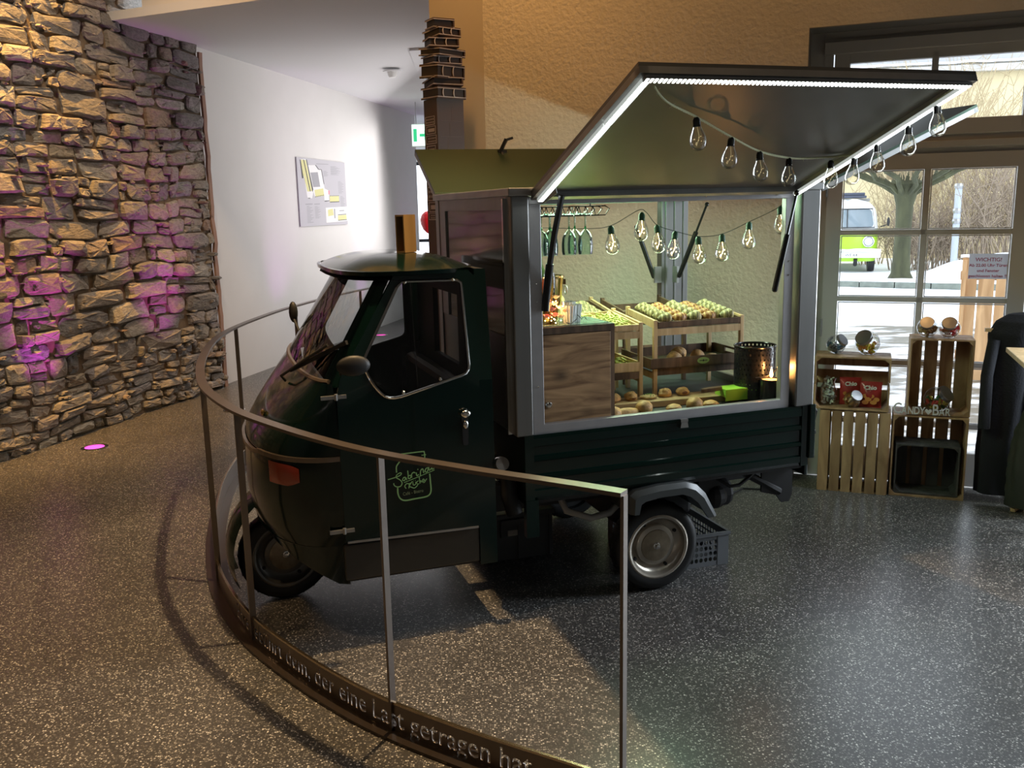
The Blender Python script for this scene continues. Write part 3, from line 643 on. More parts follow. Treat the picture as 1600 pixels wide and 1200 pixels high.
# front shell (below the windscreen), lofted
prof = [(.43, -1.695, -1.39, .585), (.50, -1.72, -1.39, .598), (.60, -1.728, -1.39, .60), (.74, -1.722, -1.39, .60), (.82, -1.712, -1.39, .60),
        (.90, -1.662, -1.392, .60), (.98, -1.602, -1.395, .60), (1.04, -1.548, -1.40, .60), (1.085, -1.50, -1.405, .597)]
def plan(uf, uc, hw, n=14, e=2.25):
    out = []
    for i in range(2 * n + 1):
        t = -pi / 2 + pi * i / (2 * n); s_ = sin(t); c_ = cos(t)
        out.append((uc + (uf - uc) * abs(c_) ** (2 / e), hw * (1 if s_ > 0 else -1) * abs(s_) ** (2 / e)))
    return out
mb = MB(); vs = []
for w, uf, uc, hw in prof: vs += [(u, v, w) for u, v in plan(uf, uc, hw)]
K = 29; mb.add(vs, [(j * K + i, j * K + i + 1, (j + 1) * K + i + 1, (j + 1) * K + i) for j in range(len(prof) - 1) for i in range(K - 1)])
mb.build('front_shell', M_GREEN, van, smooth=True)
# wheel apron under the nose
ap = MB(); a_ = plan(-1.70, -1.39, .585); vs = []
for w in (.43, .37, .30):
    for u, v in a_:
        k = (.43 - w) / .13; cut = .30 if u < -1.55 else 0
        ww = .43 - (.43 - (.262 + max(0, min(1, (-1.42 - u) / .28)) * .17)) * k
        vs.append((u + .01 * k, v * (1 - .01 * k), ww))
ap.add(vs, [(j * K + i, j * K + i + 1, (j + 1) * K + i + 1, (j + 1) * K + i) for j in range(2) for i in range(K - 1)])
ap.build('wheel_apron', M_GREEN, van, smooth=True)
# belt trim and windscreen lower trim
b1 = MB().sweep([(u - .004, v * 1.006, .79 - (.012 if abs(v) < .3 else 0)) for u, v in plan(-1.722, -1.39, .60)], [(-.006, -.009), (.006, -.009), (.006, .009), (-.006, .009)], up=(0, 0, 1))
b1.build('belt_trim', mat('dull_bronze_trim', (.25, .2, .16), .3, metal=.9), van)
# windscreen: curved glass from base to roof
def wsl(t, w):     # t -1..1 across, w height
    k = (w - 1.085) / (1.475 - 1.085); uf = -1.50 + .255 * k; uc = -1.405 + .225 * k; hw = SV(w) - .012
    a = t * pi / 2; return (uc + (uf - uc) * abs(cos(a)) ** .9, hw * (1 if t > 0 else -1) * abs(sin(a)) ** .9, w)
ws = MB().grid(lambda a, b: wsl((a * 2 - 1) * .93, 1.09 + .38 * b), 18, 6); ws.build('windscreen', M_CARGL, van, smooth=True)
seal = MB().tube([wsl((i / 12 - 1 + i / 12) * .93, 1.09) for i in range(13)], .010, 6); seal.build('windscreen_seal', mat('brown_seal', (.09, .07, .055), .4), van, smooth=True)
def ribbon(f0, f1, n=8, th=.02, nrm=(0, 1, 0)):
    nrm = Vector(nrm) * th; m = MB(); vs = []
    for i in range(n + 1):
        t = i / n; a = Vector(f0(t)); b = Vector(f1(t)); vs += [a, b, b + nrm, a + nrm]
    fs = [(0, 1, 2, 3), (4 * n + 3, 4 * n + 2, 4 * n + 1, 4 * n)]
    for i in range(n):
        for j in range(4): p = i * 4 + j; q = i * 4 + (j + 1) % 4; fs.append((p, q, q + 4, p + 4))
    return m.add(vs, fs)
for sg_ in (-1, 1):
    f0 = lambda t: wsl(sg_ * .80, 1.06 + .44 * t); f1 = lambda t: (-1.37 + .225 * t, sg_ * SV(1.09 + .40 * t), 1.07 + .42 * t)
    ribbon(f0, f1, 8, .025, (.3, -sg_ * .9, 0)).build('screen_pillar', M_GREEN, van, smooth=True)
# cab sides: door with a window opening
def resample(P, n):
    P = [Vector(p) for p in P]; P.append(P[0]); L = [0]
    for a, b in zip(P, P[1:]): L.append(L[-1] + (b - a).length)
    out = []
    for i in range(n):
        l = L[-1] * i / n; k = max(j for j in range(len(L)) if L[j] <= l); k = min(k, len(P) - 2)
        out.append(P[k].lerp(P[k + 1], (l - L[k]) / max(1e-9, L[k + 1] - L[k])))
    return out
def rounded(P, r, k=4):
    P = [Vector(p) for p in P]; out = []; n = len(P)
    for i in range(n):
        p = P[i]; a = P[i - 1]; b = P[(i + 1) % n]; rr = r[i] if isinstance(r, (list, tuple)) else r
        da = (a - p); db = (b - p); ra = min(rr, da.length * .45); rb = min(rr, db.length * .45); s_ = p + da.normalized() * ra; e_ = p + db.normalized() * rb
        for j in range(k + 1): t = j / k; out.append(s_ * (1 - t) ** 2 + p * 2 * t * (1 - t) + e_ * t * t)
    return out
D_OUT = [(-1.392, .448), (-.842, .436), (-.812, 1.46), (-.84, 1.487), (-1.135, 1.487), (-1.375, 1.10), (-1.392, 1.03)]
D_IN = [(-1.195, 1.000), (-.862, 1.085), (-.872, 1.45), (-1.118, 1.455), (-1.285, 1.155), (-1.255, 1.075)]
def sidept(p, sg_, off=0): return (p[0], sg_ * (SV(p[1]) + off), p[1])
for sg_ in (-1, 1):
    N_ = 72; inn = resample([(x, y, 0) for x, y in [(q.x, q.y) for q in rounded([(x, y, 0) for x, y in D_IN], [.06, .03, .02, .02, .03, .05])]], N_)
    c = Vector((-1.06, 1.2, 0)); out = []
    oo = [Vector((x, y, 0)) for x, y in D_OUT]
    for p in inn:                                   # matching outline point on the ray from the window centre
        d = (p - c).normalized(); best = None
        for i in range(len(oo)):
            a, b = oo[i], oo[(i + 1) % len(oo)]; e = b - a; den = d.x * e.y - d.y * e.x
            if abs(den) < 1e-9: continue
            t = ((a.x - c.x) * e.y - (a.y - c.y) * e.x) / den; s_ = ((a.x - c.x) * d.y - (a.y - c.y) * d.x) / den
            if t > 0 and -1e-6 <= s_ <= 1 + 1e-6: best = c + d * t if best is None or t < (best - c).length else best
        out.append(best)
    for corner in oo:                               # keep the outline's corners sharp
        k = min(range(N_), key=lambda i: (out[i] - corner).length); out[k] = corner.copy()
    dm = MB(); vs = [sidept(p, sg_, .008) for p in out] + [sidept(p, sg_, .008) for p in inn] + [sidept(p, sg_, -.012) for p in inn] + [sidept(p, sg_, -.012) for p in out]
    dm.add(vs, [(r * N_ + i, r * N_ + (i + 1) % N_, ((r + 1) % 4) * N_ + (i + 1) % N_, ((r + 1) % 4) * N_ + i) for r in range(4) for i in range(N_)])
    door = dm.build('door', M_GREEN, van, smooth=True)
    MB().tube([sidept(p, sg_, .008) for p in inn], .0055, 6, closed=True).build('window_trim', M_CHROME if sg_ < 0 else M_BLACKG, door, smooth=True)
    gl = MB(); gl.add([sidept(p, sg_, -.002) for p in inn], [tuple(range(N_))]); gl.build('window_pane', M_CARGL, door)
    if sg_ < 0:
        sl = MB().bar(sidept((-1.075, 1.45), -1, .003), sidept((-1.075, 1.035), -1, .003), .006, .004); sl.build('pane_divider', M_GLASS, door)
        for i, (a, b) in enumerate(((-1.098, 1.452), (-.905, 1.452), (-1.135, 1.03), (-.985, 1.07))):
            MB().sphere(sidept((a, b), -1, .012), .008, nu=8, nv=6).build('pane_knob', M_CHROME, door)
        h = MB().sphere(sidept((-.892, .925), -1, .03), .022, (1, .6, .75), 12, 8); h.tube([sidept((-.892, .925), -1, .0), sidept((-.892, .925), -1, .04)], .008); h.sphere(sidept((-.890, .878), -1, .018), .014, (.8, .6, 1.3), 10, 8)
        h.build('door_handle', M_CHROME, door, smooth=True)
        MB().prism(rounded([sidept((-.905, .91), -1, .006), sidept((-.876, .91), -1, .006), sidept((-.880, .79), -1, .006), sidept((-.902, .79), -1, .006)], .01), (0, -.006, 0)).build('handle_recess', M_BLACK, door)
        MB().bar(sidept((-1.385, .450), -1, .012), sidept((-.85, .440), -1, .012), .006, .008).build('door_edge_trim', M_ALUD, door)
        for hz in (1.035, .50):
            hh = MB().box(-1.452, -1.356, -.618, -.606, hz - .007, hz + .007); hh.tube([(-1.395, -.614, hz - .012), (-1.395, -.614, hz + .012)], .007); hh.build('hinge', M_ALUD, van)
    # door frame: rear pillar, sill, header
    pl_ = MB().box(-.842, -.768, min(sg_ * .56, sg_ * .60), max(sg_ * .56, sg_ * .60), .27, 1.05)
    pl_.build('rear_pillar', M_GREEN, van); ribbon(lambda t: (-.842 + .028 * t, sg_ * SV(1.05 + .44 * t), 1.05 + .44 * t), lambda t: (-.768, sg_ * SV(1.05 + .44 * t), 1.05 + .44 * t), 6, .03, (0, -sg_, 0)).build('upper_pillar', M_GREEN, van)
    MB().box(-1.40, -.842, min(sg_ * .57, sg_ * .598), max(sg_ * .57, sg_ * .598), .285, .434).build('sill', mat('sill_floor_reflection', (.028, .025, .02), .3, coat=.4) if sg_ < 0 else M_GREEN, van, bevel=.006)  # near sill: the floor's brownish reflection is put into the colour
MB().box(-.80, -.775, -.56, .56, .30, 1.05).box(-.80, -.775, -.545, -.22, 1.05, 1.49).box(-.80, -.775, .22, .545, 1.05, 1.49).box(-.80, -.775, -.22, .22, 1.36, 1.49).build('cab_rear_wall', M_DARK, van)
MB().box(-1.40, -.80, -.57, .57, .27, .30).build('cab_floor', M_DARK, van)
st_ = MB().box(-1.08, -.81, -.48, .48, .42, .62).box(-.90, -.815, -.48, .48, .62, 1.02); st_.build('bench_seat', mat('black_vinyl', (.03, .03, .03), .45), van, bevel=.03)
sw_ = MB().tube([(-1.40, .0, .5), (-1.27, .0, 1.0)], .025).tube([(-1.27 , -.26, 1.04), (-1.28, -.12, 1.03), (-1.27, 0, 1.0), (-1.28, .12, 1.03), (-1.27, .26, 1.04)], .013); sw_.build('handlebar', M_BLACK, van, smooth=True)
MB().box(-1.45, -1.38, -.42, .42, .94, 1.035).build('dashboard', mat('grey_dash', (.22, .22, .22), .6), van, bevel=.02)
# roof: shallow dome with rim
def roofpt(a, b):
    t = 2 * pi * a; e = 2 / 3.2; c_, s_ = cos(t), sin(t); r = b
    px = abs(c_) ** e * (1 if c_ > 0 else -1); py = abs(s_) ** e * (1 if s_ > 0 else -1)
    return (-1.045 + .285 * px * r, .572 * py * r, 1.492 + .062 * (1 - r ** 2.6))
rf = MB().grid(roofpt, 44, 8, wrap=True); rf.build('cab_roof', M_GREEN, van, smooth=True)
rim = MB().sweep([roofpt(i / 44, 1.0) for i in range(44)], [(-.006, -.014), (.008, -.012), (.010, .004), (0, .006)], closed=True, up=(0, 0, 1)); rim.build('roof_gutter', M_GREEN, van, smooth=True)
MB().grid(lambda a, b: tuple(Vector(roofpt(a, b)) - Vector((0, 0, .03))), 24, 3, wrap=True).build('headliner', M_DARK, van)
# front details
wq = MB().tube([(-1.548, -.22, 1.045), (-1.565, -.24, 1.07), (-1.47, -.42, 1.165), (-1.40, -.50, 1.22)], .006).bar((-1.53, -.30, 1.10), (-1.335, -.565, 1.235), .012, .016)
wq.build('wiper', M_BLACK, van)
def lensgrid(a, b):
    u = -1.652 + .105 * a; w = .722 + (b - .5) * .088 * (1 - .30 * max(0, (a - .5) / .5) ** 2) * (1 - .25 * (1 - b) * max(0, (a - .6) / .4)); rr = min(1, ((2 * a - 1) ** 4 + (2 * b - 1) ** 4)); v = -(.60 * (1 - abs((u + 1.39) / .335) ** 2.25) ** (1 / 2.25)) - .012 * (1 - rr) - .002
    return (u, v, w)
MB().grid(lensgrid, 10, 8).build('turn_signal', M_ORANGE, van, smooth=True)
mr_ = MB().sphere((-1.335, -.70, 1.165), .055, (1.15, .35, .72), 16, 10); mr_.build('side_mirror', M_BLACK, van, smooth=True)
MB().tube([(-1.37, -.60, 1.12), (-1.365, -.65, 1.14), (-1.345, -.69, 1.16)], .007).build('mirror_stem', M_BLACK, van)
MB().sphere((-1.42, .66, 1.235), .045, (.5, .5, 1.2), 12, 8).tube([(-1.40, .58, 1.13), (-1.42, .65, 1.20)], .007).build('far_mirror', M_BLACK, van, smooth=True)
bd = MB().add([(-1.632, -.19, .925), (-1.628, -.25, .92), (-1.618, -.25, .94), (-1.622, -.19, .945)], [(0, 1, 2, 3)])
bd = MB().sphere((-1.648, -.20, .915), .02, (.5, 1.3, .7), 8, 6); bd.build('front_badge', mat('brass', (.6, .42, .18), .25, metal=1), van, smooth=True)
# mudguard over the front wheel
mg = MB().grid(lambda a, b: (-1.60 + (-.245 - .0 * b) * sin(radians(20 + 95 * a)) * (1 - .12 * abs(2 * b - 1) ** 3), -.13 + .26 * b, .245 + .245 * cos(radians(20 + 95 * a)) + .06 * (1 - a) - .02 * abs(2 * b - 1) ** 3), 10, 8)
mg.build('front_mudguard', M_GREEN, van, smooth=True)
# box body: pillars, frames, roof
PZ0, PZ1 = .80, 1.77
for (a, b, c, d) in ((-.675, -.600, -.615, -.545), (.668, .765, -.615, -.545), (-.675, -.600, .535, .60), (.600, .765, .545, .60)):
    p = MB(); p.box(a, b, c, d, PZ0, PZ1)
    if c > 0:
        for k in range(3): x_ = a + (b - a) * (k + .5) / 3; p.box(x_ - .006, x_ + .006, c - .004, c, PZ0 + .02, PZ1 - .02)
    p.build('corner_pillar', M_ALU, van, bevel=.006)
MB().box(-.668, -.662, -.545, .535, .80, 1.20).build('front_panel', M_SHEET, van)
MB().box(-.672, -.664, -.54, .535, 1.716, 1.77).box(-.672, -.664, .42, .535, 1.2, 1.716).build('front_header', M_ALU, van)
MB().box(-.664, -.657, -.545, .42, 1.2, 1.716).build('front_window', mat('smoky_window', (.10, .11, .12), .12, spec=.8, coat=.5), van)
MB().box(-.690, -.673, -.555, -.54, .8, 1.76).build('front_corner_strip', M_CHROME, van)
for (x0, x1, yy, nm) in ((-.600, .645, -.585, 'near'),):
    f = MB(); f.box(x0 + .005, x0 + .055, yy - .012, yy + .02, .835, 1.735); f.box(x1 - .047, x1, yy - .012, yy + .02, .835, 1.735)
    f.box(x0 + .005, x1, yy - .012, yy + .02, .795, .838); f.box(x0 + .005, x1, yy - .012, yy + .02, 1.735, 1.765)
    fo = f.build('hatch_frame', mat('pale_aluminium', (.50, .49, .50), .4, metal=.75, var=.08, vscale=12), van, bevel=.002)
    for (rx, rz) in ((-.57, 1.35), (-.57, 1.42), (-.57, 1.0), (.62, 1.40), (.62, 1.46), (-.2, 1.75), (.2, 1.75), (.55, 1.75)):
        MB().sphere((rx, yy - .013, rz), .004, nu=6, nv=4).build('rivet', M_CHROME, fo)
for z_ in (.80, 1.735): MB().box(-.6, .6, .56, .585, z_, z_ + .033).build('far_frame_rail', M_ALU, van)
for z_ in (.80, 1.735): MB().box(.735, .755, -.545, .545, z_, z_ + .033).build('rear_frame_rail', M_ALU, van)
MB().box(-.685, .775, -.62, .61, 1.768, 1.80).build('box_roof', M_ALUD, van, bevel=.004)
MB().box(-.64, .745, -.58, .58, .775, .798).build('box_floor', mat('dark_floor_mat', (.06, .065, .06), .6, var=.2), van)
# load bed sides with pressed ribs
pr_ = [(.795, .598), (.80, .606), (.785, .610), (.752, .610), (.748, .602), (.712, .602), (.708, .609), (.690, .612), (.684, .603), (.632, .603), (.628, .610), (.612, .613), (.606, .603), (.566, .603), (.560, .610), (.532, .610), (.515, .600), (.515, .585), (.795, .585)]
def side_panel(a, b):
    m = MB(); n = len(pr_); vs = [(x, -v, w) for x in (a, b) for w, v in pr_]
    fs = [(i, (i + 1) % n, n + (i + 1) % n, n + i) for i in range(n)] + [tuple(range(n))[::-1], tuple(range(n, 2 * n))]
    return m.add(vs, fs)
bs = side_panel(-.60, .71); bs.box(-.640, -.60, -.612, -.585, .505, .80).box(.71, .748, -.612, -.585, .515, .80); bsd = bs.build('bed_side', M_GREEN, van)
MB().box(-.64, -.585, -.614, -.58, .36, .52).build('bed_corner_post', M_GREEN, van)
sb = side_panel(-.60, .71); sb.box(-.640, -.60, -.612, -.585, .505, .80).box(.71, .748, -.612, -.585, .515, .80); sb.build('bed_side', M_GREEN, van, M=Matrix.Diagonal((1, -1, 1, 1)))
lt = MB().box(.075, .110, -.628, -.612, .790, .803).prism([(.078, -.628, .792), (.107, -.628, .792), (.112, -.628, .765), (.073, -.628, .765)], (0, .016, 0)); lt.build('latch', M_CHROME, van)
tg = MB().box(.748, .766, -.59, .59, .46, .80).box(.766, .774, -.55, .55, .70, .73).box(.766, .774, -.55, .55, .58, .61).box(.745, .775, -.625, -.59, .55, .805); tg.build('tailgate', M_GREEN, van, bevel=.004)
MB().tube([(.77, -.60, .80), (.785, -.61, .77), (.78, -.60, .70), (.79, -.60, .66)], .007).build('tailgate_chain', M_BLACK, van)
MB().box(-.64, -.615, -.585, .585, .5, .80).build('bed_front_board', M_GREEN, van)
# chassis, engine, hoses
ch = MB().box(-.80, .72, -.30, -.22, .38, .50).box(-.80, .72, .22, .30, .38, .50).box(-.62, .74, -.58, .58, .495, .512); ch.build('chassis', M_DARK, van)
en = MB().box(-.05, .38, -.20, .22, .20, .42).tube([(.40, -.3, .33), (.52, -.3, .33)], .07, 12); en.build('engine', M_DARK, van, bevel=.02)
MB().box(.30, .42, -.40, -.15, .30, .46).sphere((.40, -.38, .34), .06).build('silencer', M_DARK, van)
MB().tube([(-.42, -.42, .47), (-.40, -.46, .40), (-.30, -.50, .365), (-.20, -.48, .37), (-.13, -.44, .40), (-.10, -.42, .46)], .016, 10).build('filler_hose', mat('pale_hose', (.42, .42, .40), .4), van, smooth=True)
MB().lathe([(.0001, .03), (.028, .028), (.034, .01), (.034, 0)], 18, T(-.742, -.598, .69) @ RX(70)).build('filler_cap', M_CHROME, van, smooth=True)
MB().tube([(-.66, -.45, .60), (-.68, -.50, .52), (-.66, -.52, .44)], .035, 10).build('air_intake', M_DARK, van, smooth=True)
# rear wings
def wing(sg_):
    O_ = [(-.172, .405), (-.172, .490), (-.145, .508), (-.03, .520), (.10, .520), (.155, .500), (.20, .455), (.258, .345)]
    m = MB(); vs = []; fs = []
    I_ = [(-.148, .405), (-.146, .474), (-.13, .486), (-.03, .497), (.09, .497), (.135, .480), (.178, .44), (.232, .345)]
    J_ = [(-.135, .405), (-.125, .448), (-.105, .460), (-.03, .470), (.075, .470), (.115, .455), (.155, .42), (.205, .345)]
    n = len(O_)
    for L_, v in ((I_, .44), (O_, .44), (O_, .630), ([( (a[0] * .6 + b[0] * .4), (a[1] * .6 + b[1] * .4)) for a, b in zip(O_, J_)], .650), (J_, .650), (J_, .635), (I_, .62)):
        vs += [(u, sg_ * v, w) for u, w in L_]
    k = 7
    for r in range(k):
        for i in range(n - 1): a = r * n + i; b = ((r + 1) % k) * n + i; fs.append((a, a + 1, b + 1, b))
    fs.append(tuple(r * n for r in range(k))); fs.append(tuple(r * n + n - 1 for r in range(k))[::-1])
    return m.add(vs, fs).build('rear_wing', mat('grey_wing_plastic', (.06, .065, .065), .35), van, smooth=True)
wing(-1); wing(1)
# wheels
def wheel(u, v, w, R=.206, W=.105, rot=0, face=-1, dark=False):
    M = T(u, v, w) @ RZ(rot) @ RX(90 * (1 if face < 0 else -1))       # local +z points to the outside
    h = W / 2
    ty = MB().lathe([(.142, h * .62), (.150, h * .92), (.170, h), (.192, h * .9), (.204, h * .62), (R, h * .3), (R, -h * .3), (.204, -h * .62), (.192, -h * .9), (.170, -h), (.150, -h * .92), (.142, -h * .62)], 48, M)
    for i in range(24):
        for s_ in (-1, 1): ty.box(-.004, .004, R - .006, R + .0015, s_ * h * .05, s_ * h * .55, M @ Matrix.Rotation(2 * pi * (i + .25 * s_) / 24, 4, 'Z'))
    t = ty.build('wheel', M_BLACK, van, smooth=True)
    rim_ = MB().lathe([(.148, h * .80), (.150, h * .92), (.143, h * .98), (.134, h * .90), (.130, h * .45), (.122, h * .30), (.108, h * .10), (.096, h * .05), (.094, h * .38), (.086, h * .44), (.0001, h * .44)], 48, M)
    rim_.build('rim', M_RIM if not dark else mat('dull_rim', (.20, .19, .17), .4, metal=.6), t, smooth=True)
    MB().lathe([(.074, h * .44), (.073, h * .52), (.066, h * .56), (.0001, h * .58)], 32, M).build('hub_cap', mat('worn_hub', (.34, .28, .20), .35, metal=.7, var=.25, vscale=30), t, smooth=True)
    MB().lathe([(.018, h * .57), (.016, h * .66), (.011, h * .68), (.010, h * .92), (.0001, h * .95)], 12, M).build('hub_nut', M_CHROME, t, smooth=True)
    for k in range(4):
        MB().lathe([(.009, 0), (.008, .009), (.0001, .010)], 6, M @ Matrix.Rotation(k * pi / 2 + .5, 4, 'Z') @ T(.113, 0, h * .16)).build('wheel_nut', M_DARK, t)
    MB().lathe([(.1425, -h * .6), (.12, -h * .5), (.0001, -h * .5)], 24, M).build('inner_disc', M_DARK, t)
wheel(0, -.520, .2085); wheel(0, .520, .2085, face=1); wheel(-1.59, 0, .2185, rot=4, dark=True)
MB().tube([(0, -.46, .21), (0, .46, .21)], .03).build('rear_axle', M_DARK, van); MB().bar((-1.50, .075, .215), (-1.50, .075, .48), .03, .05).bar((-1.59, .075, .215), (-1.50, .075, .215), .03, .03).build('fork', M_DARK, van)
fl2 = MB().prism([(.60, -.47, .50), (.772, -.47, .50), (.772, -.47, .33), (.755, -.47, .295), (.715, -.47, .295), (.685, -.47, .335), (.60, -.47, .36)], (0, .012, 0))
MB().prism([(.60, .45, .50), (.772, .45, .50), (.772, .45, .30), (.60, .45, .36)], (0, .012, 0)).build('mud_flap', M_BLACK, van)
fl2.build('mud_flap', M_BLACK, van)
MB().tube([(.36, -.42, .46), (.385, -.46, .44), (.42, -.48, .415), (.47, -.48, .415), (.53, -.47, .445), (.60, -.46, .49)], .009, 8).tube([(.42, -.42, .52), (.52, -.44, .46), (.62, -.46, .40), (.70, -.47, .35)], .019, 8).build('cable_loop', M_BLACK, van, smooth=True)
# hatches
def hatch(name, o, ax, out, L, Wd_, strips):
    """o hinge corner, ax direction along the hinge, out direction to the free edge; the underside faces down"""
    o = Vector(o); ax = Vector(ax).normalized(); out = Vector(out).normalized(); nd = ax.cross(out)
    if nd.z > 0: nd = -nd
    Mh = frame(o, ax, out, nd)                      # local z = underside
    h = MB().box(0, L, 0, Wd_, -.012, 0).build(name, M_SHEET, van, M=Mh)
    rm = MB().box(0, L, -.0, .03, 0, .022).box(0, .03, 0, Wd_, 0, .022).box(L - .03, L, 0, Wd_, 0, .022).box(0, L, Wd_ - .03, Wd_, 0, .022); rm.build('hatch_rim', M_ALUD, h, M=Mh)
    if strips:
        def strip(a, b, dots):
            a = Vector(a); b = Vector(b); MB().bar(a, b, .026, .012).build('led_channel', M_ALUD if dots else M_LEDSOFT, h, M=Mh); d = (b - a); n = int(d.length / (.0150 if dots else .0125)); m = MB(); side = d.normalized().cross(Vector((0, 0, 1)))
            for i in range(n):
                p = a + d * ((i + .5) / n) + Vector((0, 0, .007)); w_ = .0033 if dots else .0062
                q = d.normalized() * w_; s_ = side * (.0115 if dots else .0085); m.add([p - q - s_, p + q - s_, p + q + s_, p - q + s_], [(0, 1, 2, 3)])
            tag(m.build('led_chips', M_LED, h, M=Mh, fix=False), kind='stuff')
        z_ = .03
        strip((.03, .02, z_), (.03, Wd_ * .68, z_), False); strip((.03, Wd_ * .69, z_), (.03, Wd_ - .03, z_), False); strip((.02, Wd_ - .018, z_), (L - .02, Wd_ - .018, z_), True); strip((L - .03, Wd_ - .03, z_), (L - .03, .02, z_), False)
    return h
hN = hatch('side_hatch', (-.592, -.612, 1.772), (1, 0, 0), (0, -.939, .344), 1.235, 1.00, True)
_ms = M_SHEET; M_SHEET = mat('led_tinted_hatch_metal', (.040, .070, .045), .35, metal=.7)  # dark greenish cast of the LED light put into these hatches' colour
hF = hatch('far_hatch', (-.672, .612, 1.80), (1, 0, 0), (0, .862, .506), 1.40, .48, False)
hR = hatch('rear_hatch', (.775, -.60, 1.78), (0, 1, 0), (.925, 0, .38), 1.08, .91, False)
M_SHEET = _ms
hd = MB().box(-.20, -.15, .98, 1.03, 2.025, 2.045).bar((-.19, .99, 2.03), (-.155, .97, 2.105), .03, .016).bar((-.155, .97, 2.10), (-.12, .97, 2.11), .028, .014).tube([(-.18, .98, 2.03), (-.178, .955, 1.99), (-.175, .95, 1.95)], .011); hd.build('hatch_handle', M_BLACK, van)
def strut(a, b, k=.5):
    a = Vector(a); b = Vector(b); m = a.lerp(b, k); s_ = MB().tube([a, m], .006, 8).tube([m, b], .013, 10).sphere(a, .012, nu=8, nv=6).sphere(b, .013, nu=8, nv=6); return s_.build('gas_strut', M_BLACKG, van, smooth=True)
s1 = MB().tube([(-.497, -.705, 1.765), (-.512, -.66, 1.62), (-.522, -.628, 1.50)], .013, 8).tube([(-.522, -.628, 1.50), (-.531, -.602, 1.357), (-.534, -.60, 1.31)], .0165, 10); s1.build('gas_strut', M_BLACKG, van, smooth=True)
strut((.594, -.675, 1.755), (.548, -.603, 1.34), .42)
strut((.46, .58, 1.60), (.556, .555, 1.325), .25); strut((.69, .22, 1.715), (.665, .46, 1.33), .38)
MB().box(.552, .592, .53, .546, 1.29, 1.38).build('strut_bracket', M_ALUD, van); MB().box(.655, .67, .47, .52, 1.29, 1.38).build('strut_bracket', M_ALUD, van)
MB().prism([(-.585, -.64, 1.775), (-.53, -.72, 1.80), (-.515, -.70, 1.775), (-.545, -.625, 1.735)], (.004, .004, .0)).build('strut_bracket', M_ALU, van)
# inside strip light that shines green-white under the roof
MB().box(-.10, .56, .50, .53, 1.748, 1.764).build('inner_led_strip', glow('green_led', (.15, 1.0, .45), 24), van)
MB().box(-.60, .70, .615, .63, 1.755, 1.772).build('added_wall_strip', glow('added_wall_glow', (.86, 1.0, .84), 32), van)  # added glowing strip that brightens the wall behind the van opening
MB().box(-.45, .5, -.12, .12, 1.755, 1.766).build('assumed_light_panel', glow('panel_light', (.76, 1.0, .68), 25.0), van)  # unseen panel, assumed from the greenish-white light inside the box
# lettering on the door
lg = MB()
def lp(x, y): return (-1.214 + 2.134e-4 * (x - 320) - 1.06e-5 * (y - 735), -.6115, .685 - 2.7e-5 * (x - 320) - 2.185e-4 * (y - 735))
def stroke(P, wd=.0016):
    P = [Vector(lp(*p)) for p in P]; out = []
    for i in range(len(P) - 1):
        p0 = P[max(i - 1, 0)]; p1 = P[i]; p2 = P[i + 1]; p3 = P[min(i + 2, len(P) - 1)]
        for j in range(5):
            t = j / 5; out.append(.5 * ((2 * p1) + (p2 - p0) * t + (2 * p0 - 5 * p1 + 4 * p2 - p3) * t * t + (3 * p1 - p0 - 3 * p2 + p3) * t ** 3))
    out.append(P[-1]); lg.sweep(out, [(-wd, -.0006), (wd, -.0006), (wd, .0006), (-wd, .0006)], up=(0, 1, 0))
for P, wd in (([(470, 262), (700, 232), (960, 198), (1002, 210), (1010, 320)], .0022), ([(950, 268), (1035, 254)], .0016), ([(565, 362), (510, 430), (478, 490), (482, 595)], .0024),
          ([(320, 728), (450, 688), (540, 650), (572, 615), (545, 600), (485, 640), (478, 690), (550, 735), (585, 790), (555, 850), (490, 862), (440, 835), (428, 795)], .0019),
          ([(650, 682), (612, 690), (594, 735), (630, 742), (655, 690), (672, 735)], .002), ([(690, 558), (698, 640), (705, 705), (745, 690), (745, 645), (705, 655)], .002), ([(768, 690), (765, 622), (800, 590), (830, 600)], .002),
          ([(850, 590), (862, 650), (900, 625)], .002), ([(878, 525), (882, 540)], .002), ([(930, 645), (935, 555), (975, 525), (992, 600)], .002), ([(1080, 500), (1035, 515), (1018, 570), (1060, 575), (1085, 490), (1100, 550), (1145, 500), (1150, 530), (1195, 505)], .002),
          ([(620, 782), (900, 668), (1200, 540)], .0012), ([(660, 893), (635, 850), (670, 800), (720, 805), (745, 790)], .0018), ([(722, 790), (712, 888)], .0018), ([(778, 755), (722, 842), (765, 870), (820, 882), (880, 828)], .0018),
          ([(790, 775), (795, 825), (835, 815), (845, 765)], .0017), ([(800, 745), (803, 752)], .0015), ([(835, 735), (838, 742)], .0015), ([(895, 745), (862, 770), (872, 812), (905, 800)], .0017), ([(908, 678), (922, 795), (935, 745), (962, 775)], .0017), ([(968, 765), (1008, 735), (985, 715), (968, 745), (1000, 778), (1050, 705)], .0017),
          ([(1105, 610), (1120, 760), (1133, 920), (1105, 1005), (1020, 1052), (820, 1088), (640, 1118), (550, 1080), (508, 990), (502, 880)], .0028)):
    stroke(P, wd)
lo_ = lg.build('door_lettering', M_LOGO, van); 
Mt = frame(Vector(lp(600, 1028)) + Vector((0, -.0005, 0)), Vector((1, 0, -.02)).normalized(), Vector((0, 0, 1)), Vector((0, -1, 0)))
text_obj('door_lettering', 'Café - Bistro', .0185, Mt @ Matrix.Shear('XY', 4, (0, 0)) if False else Mt @ RZ(5), mat('dim_lettering', (.36, .42, .22), .5), van, sx=.88, align='LEFT', offset=-.0002)
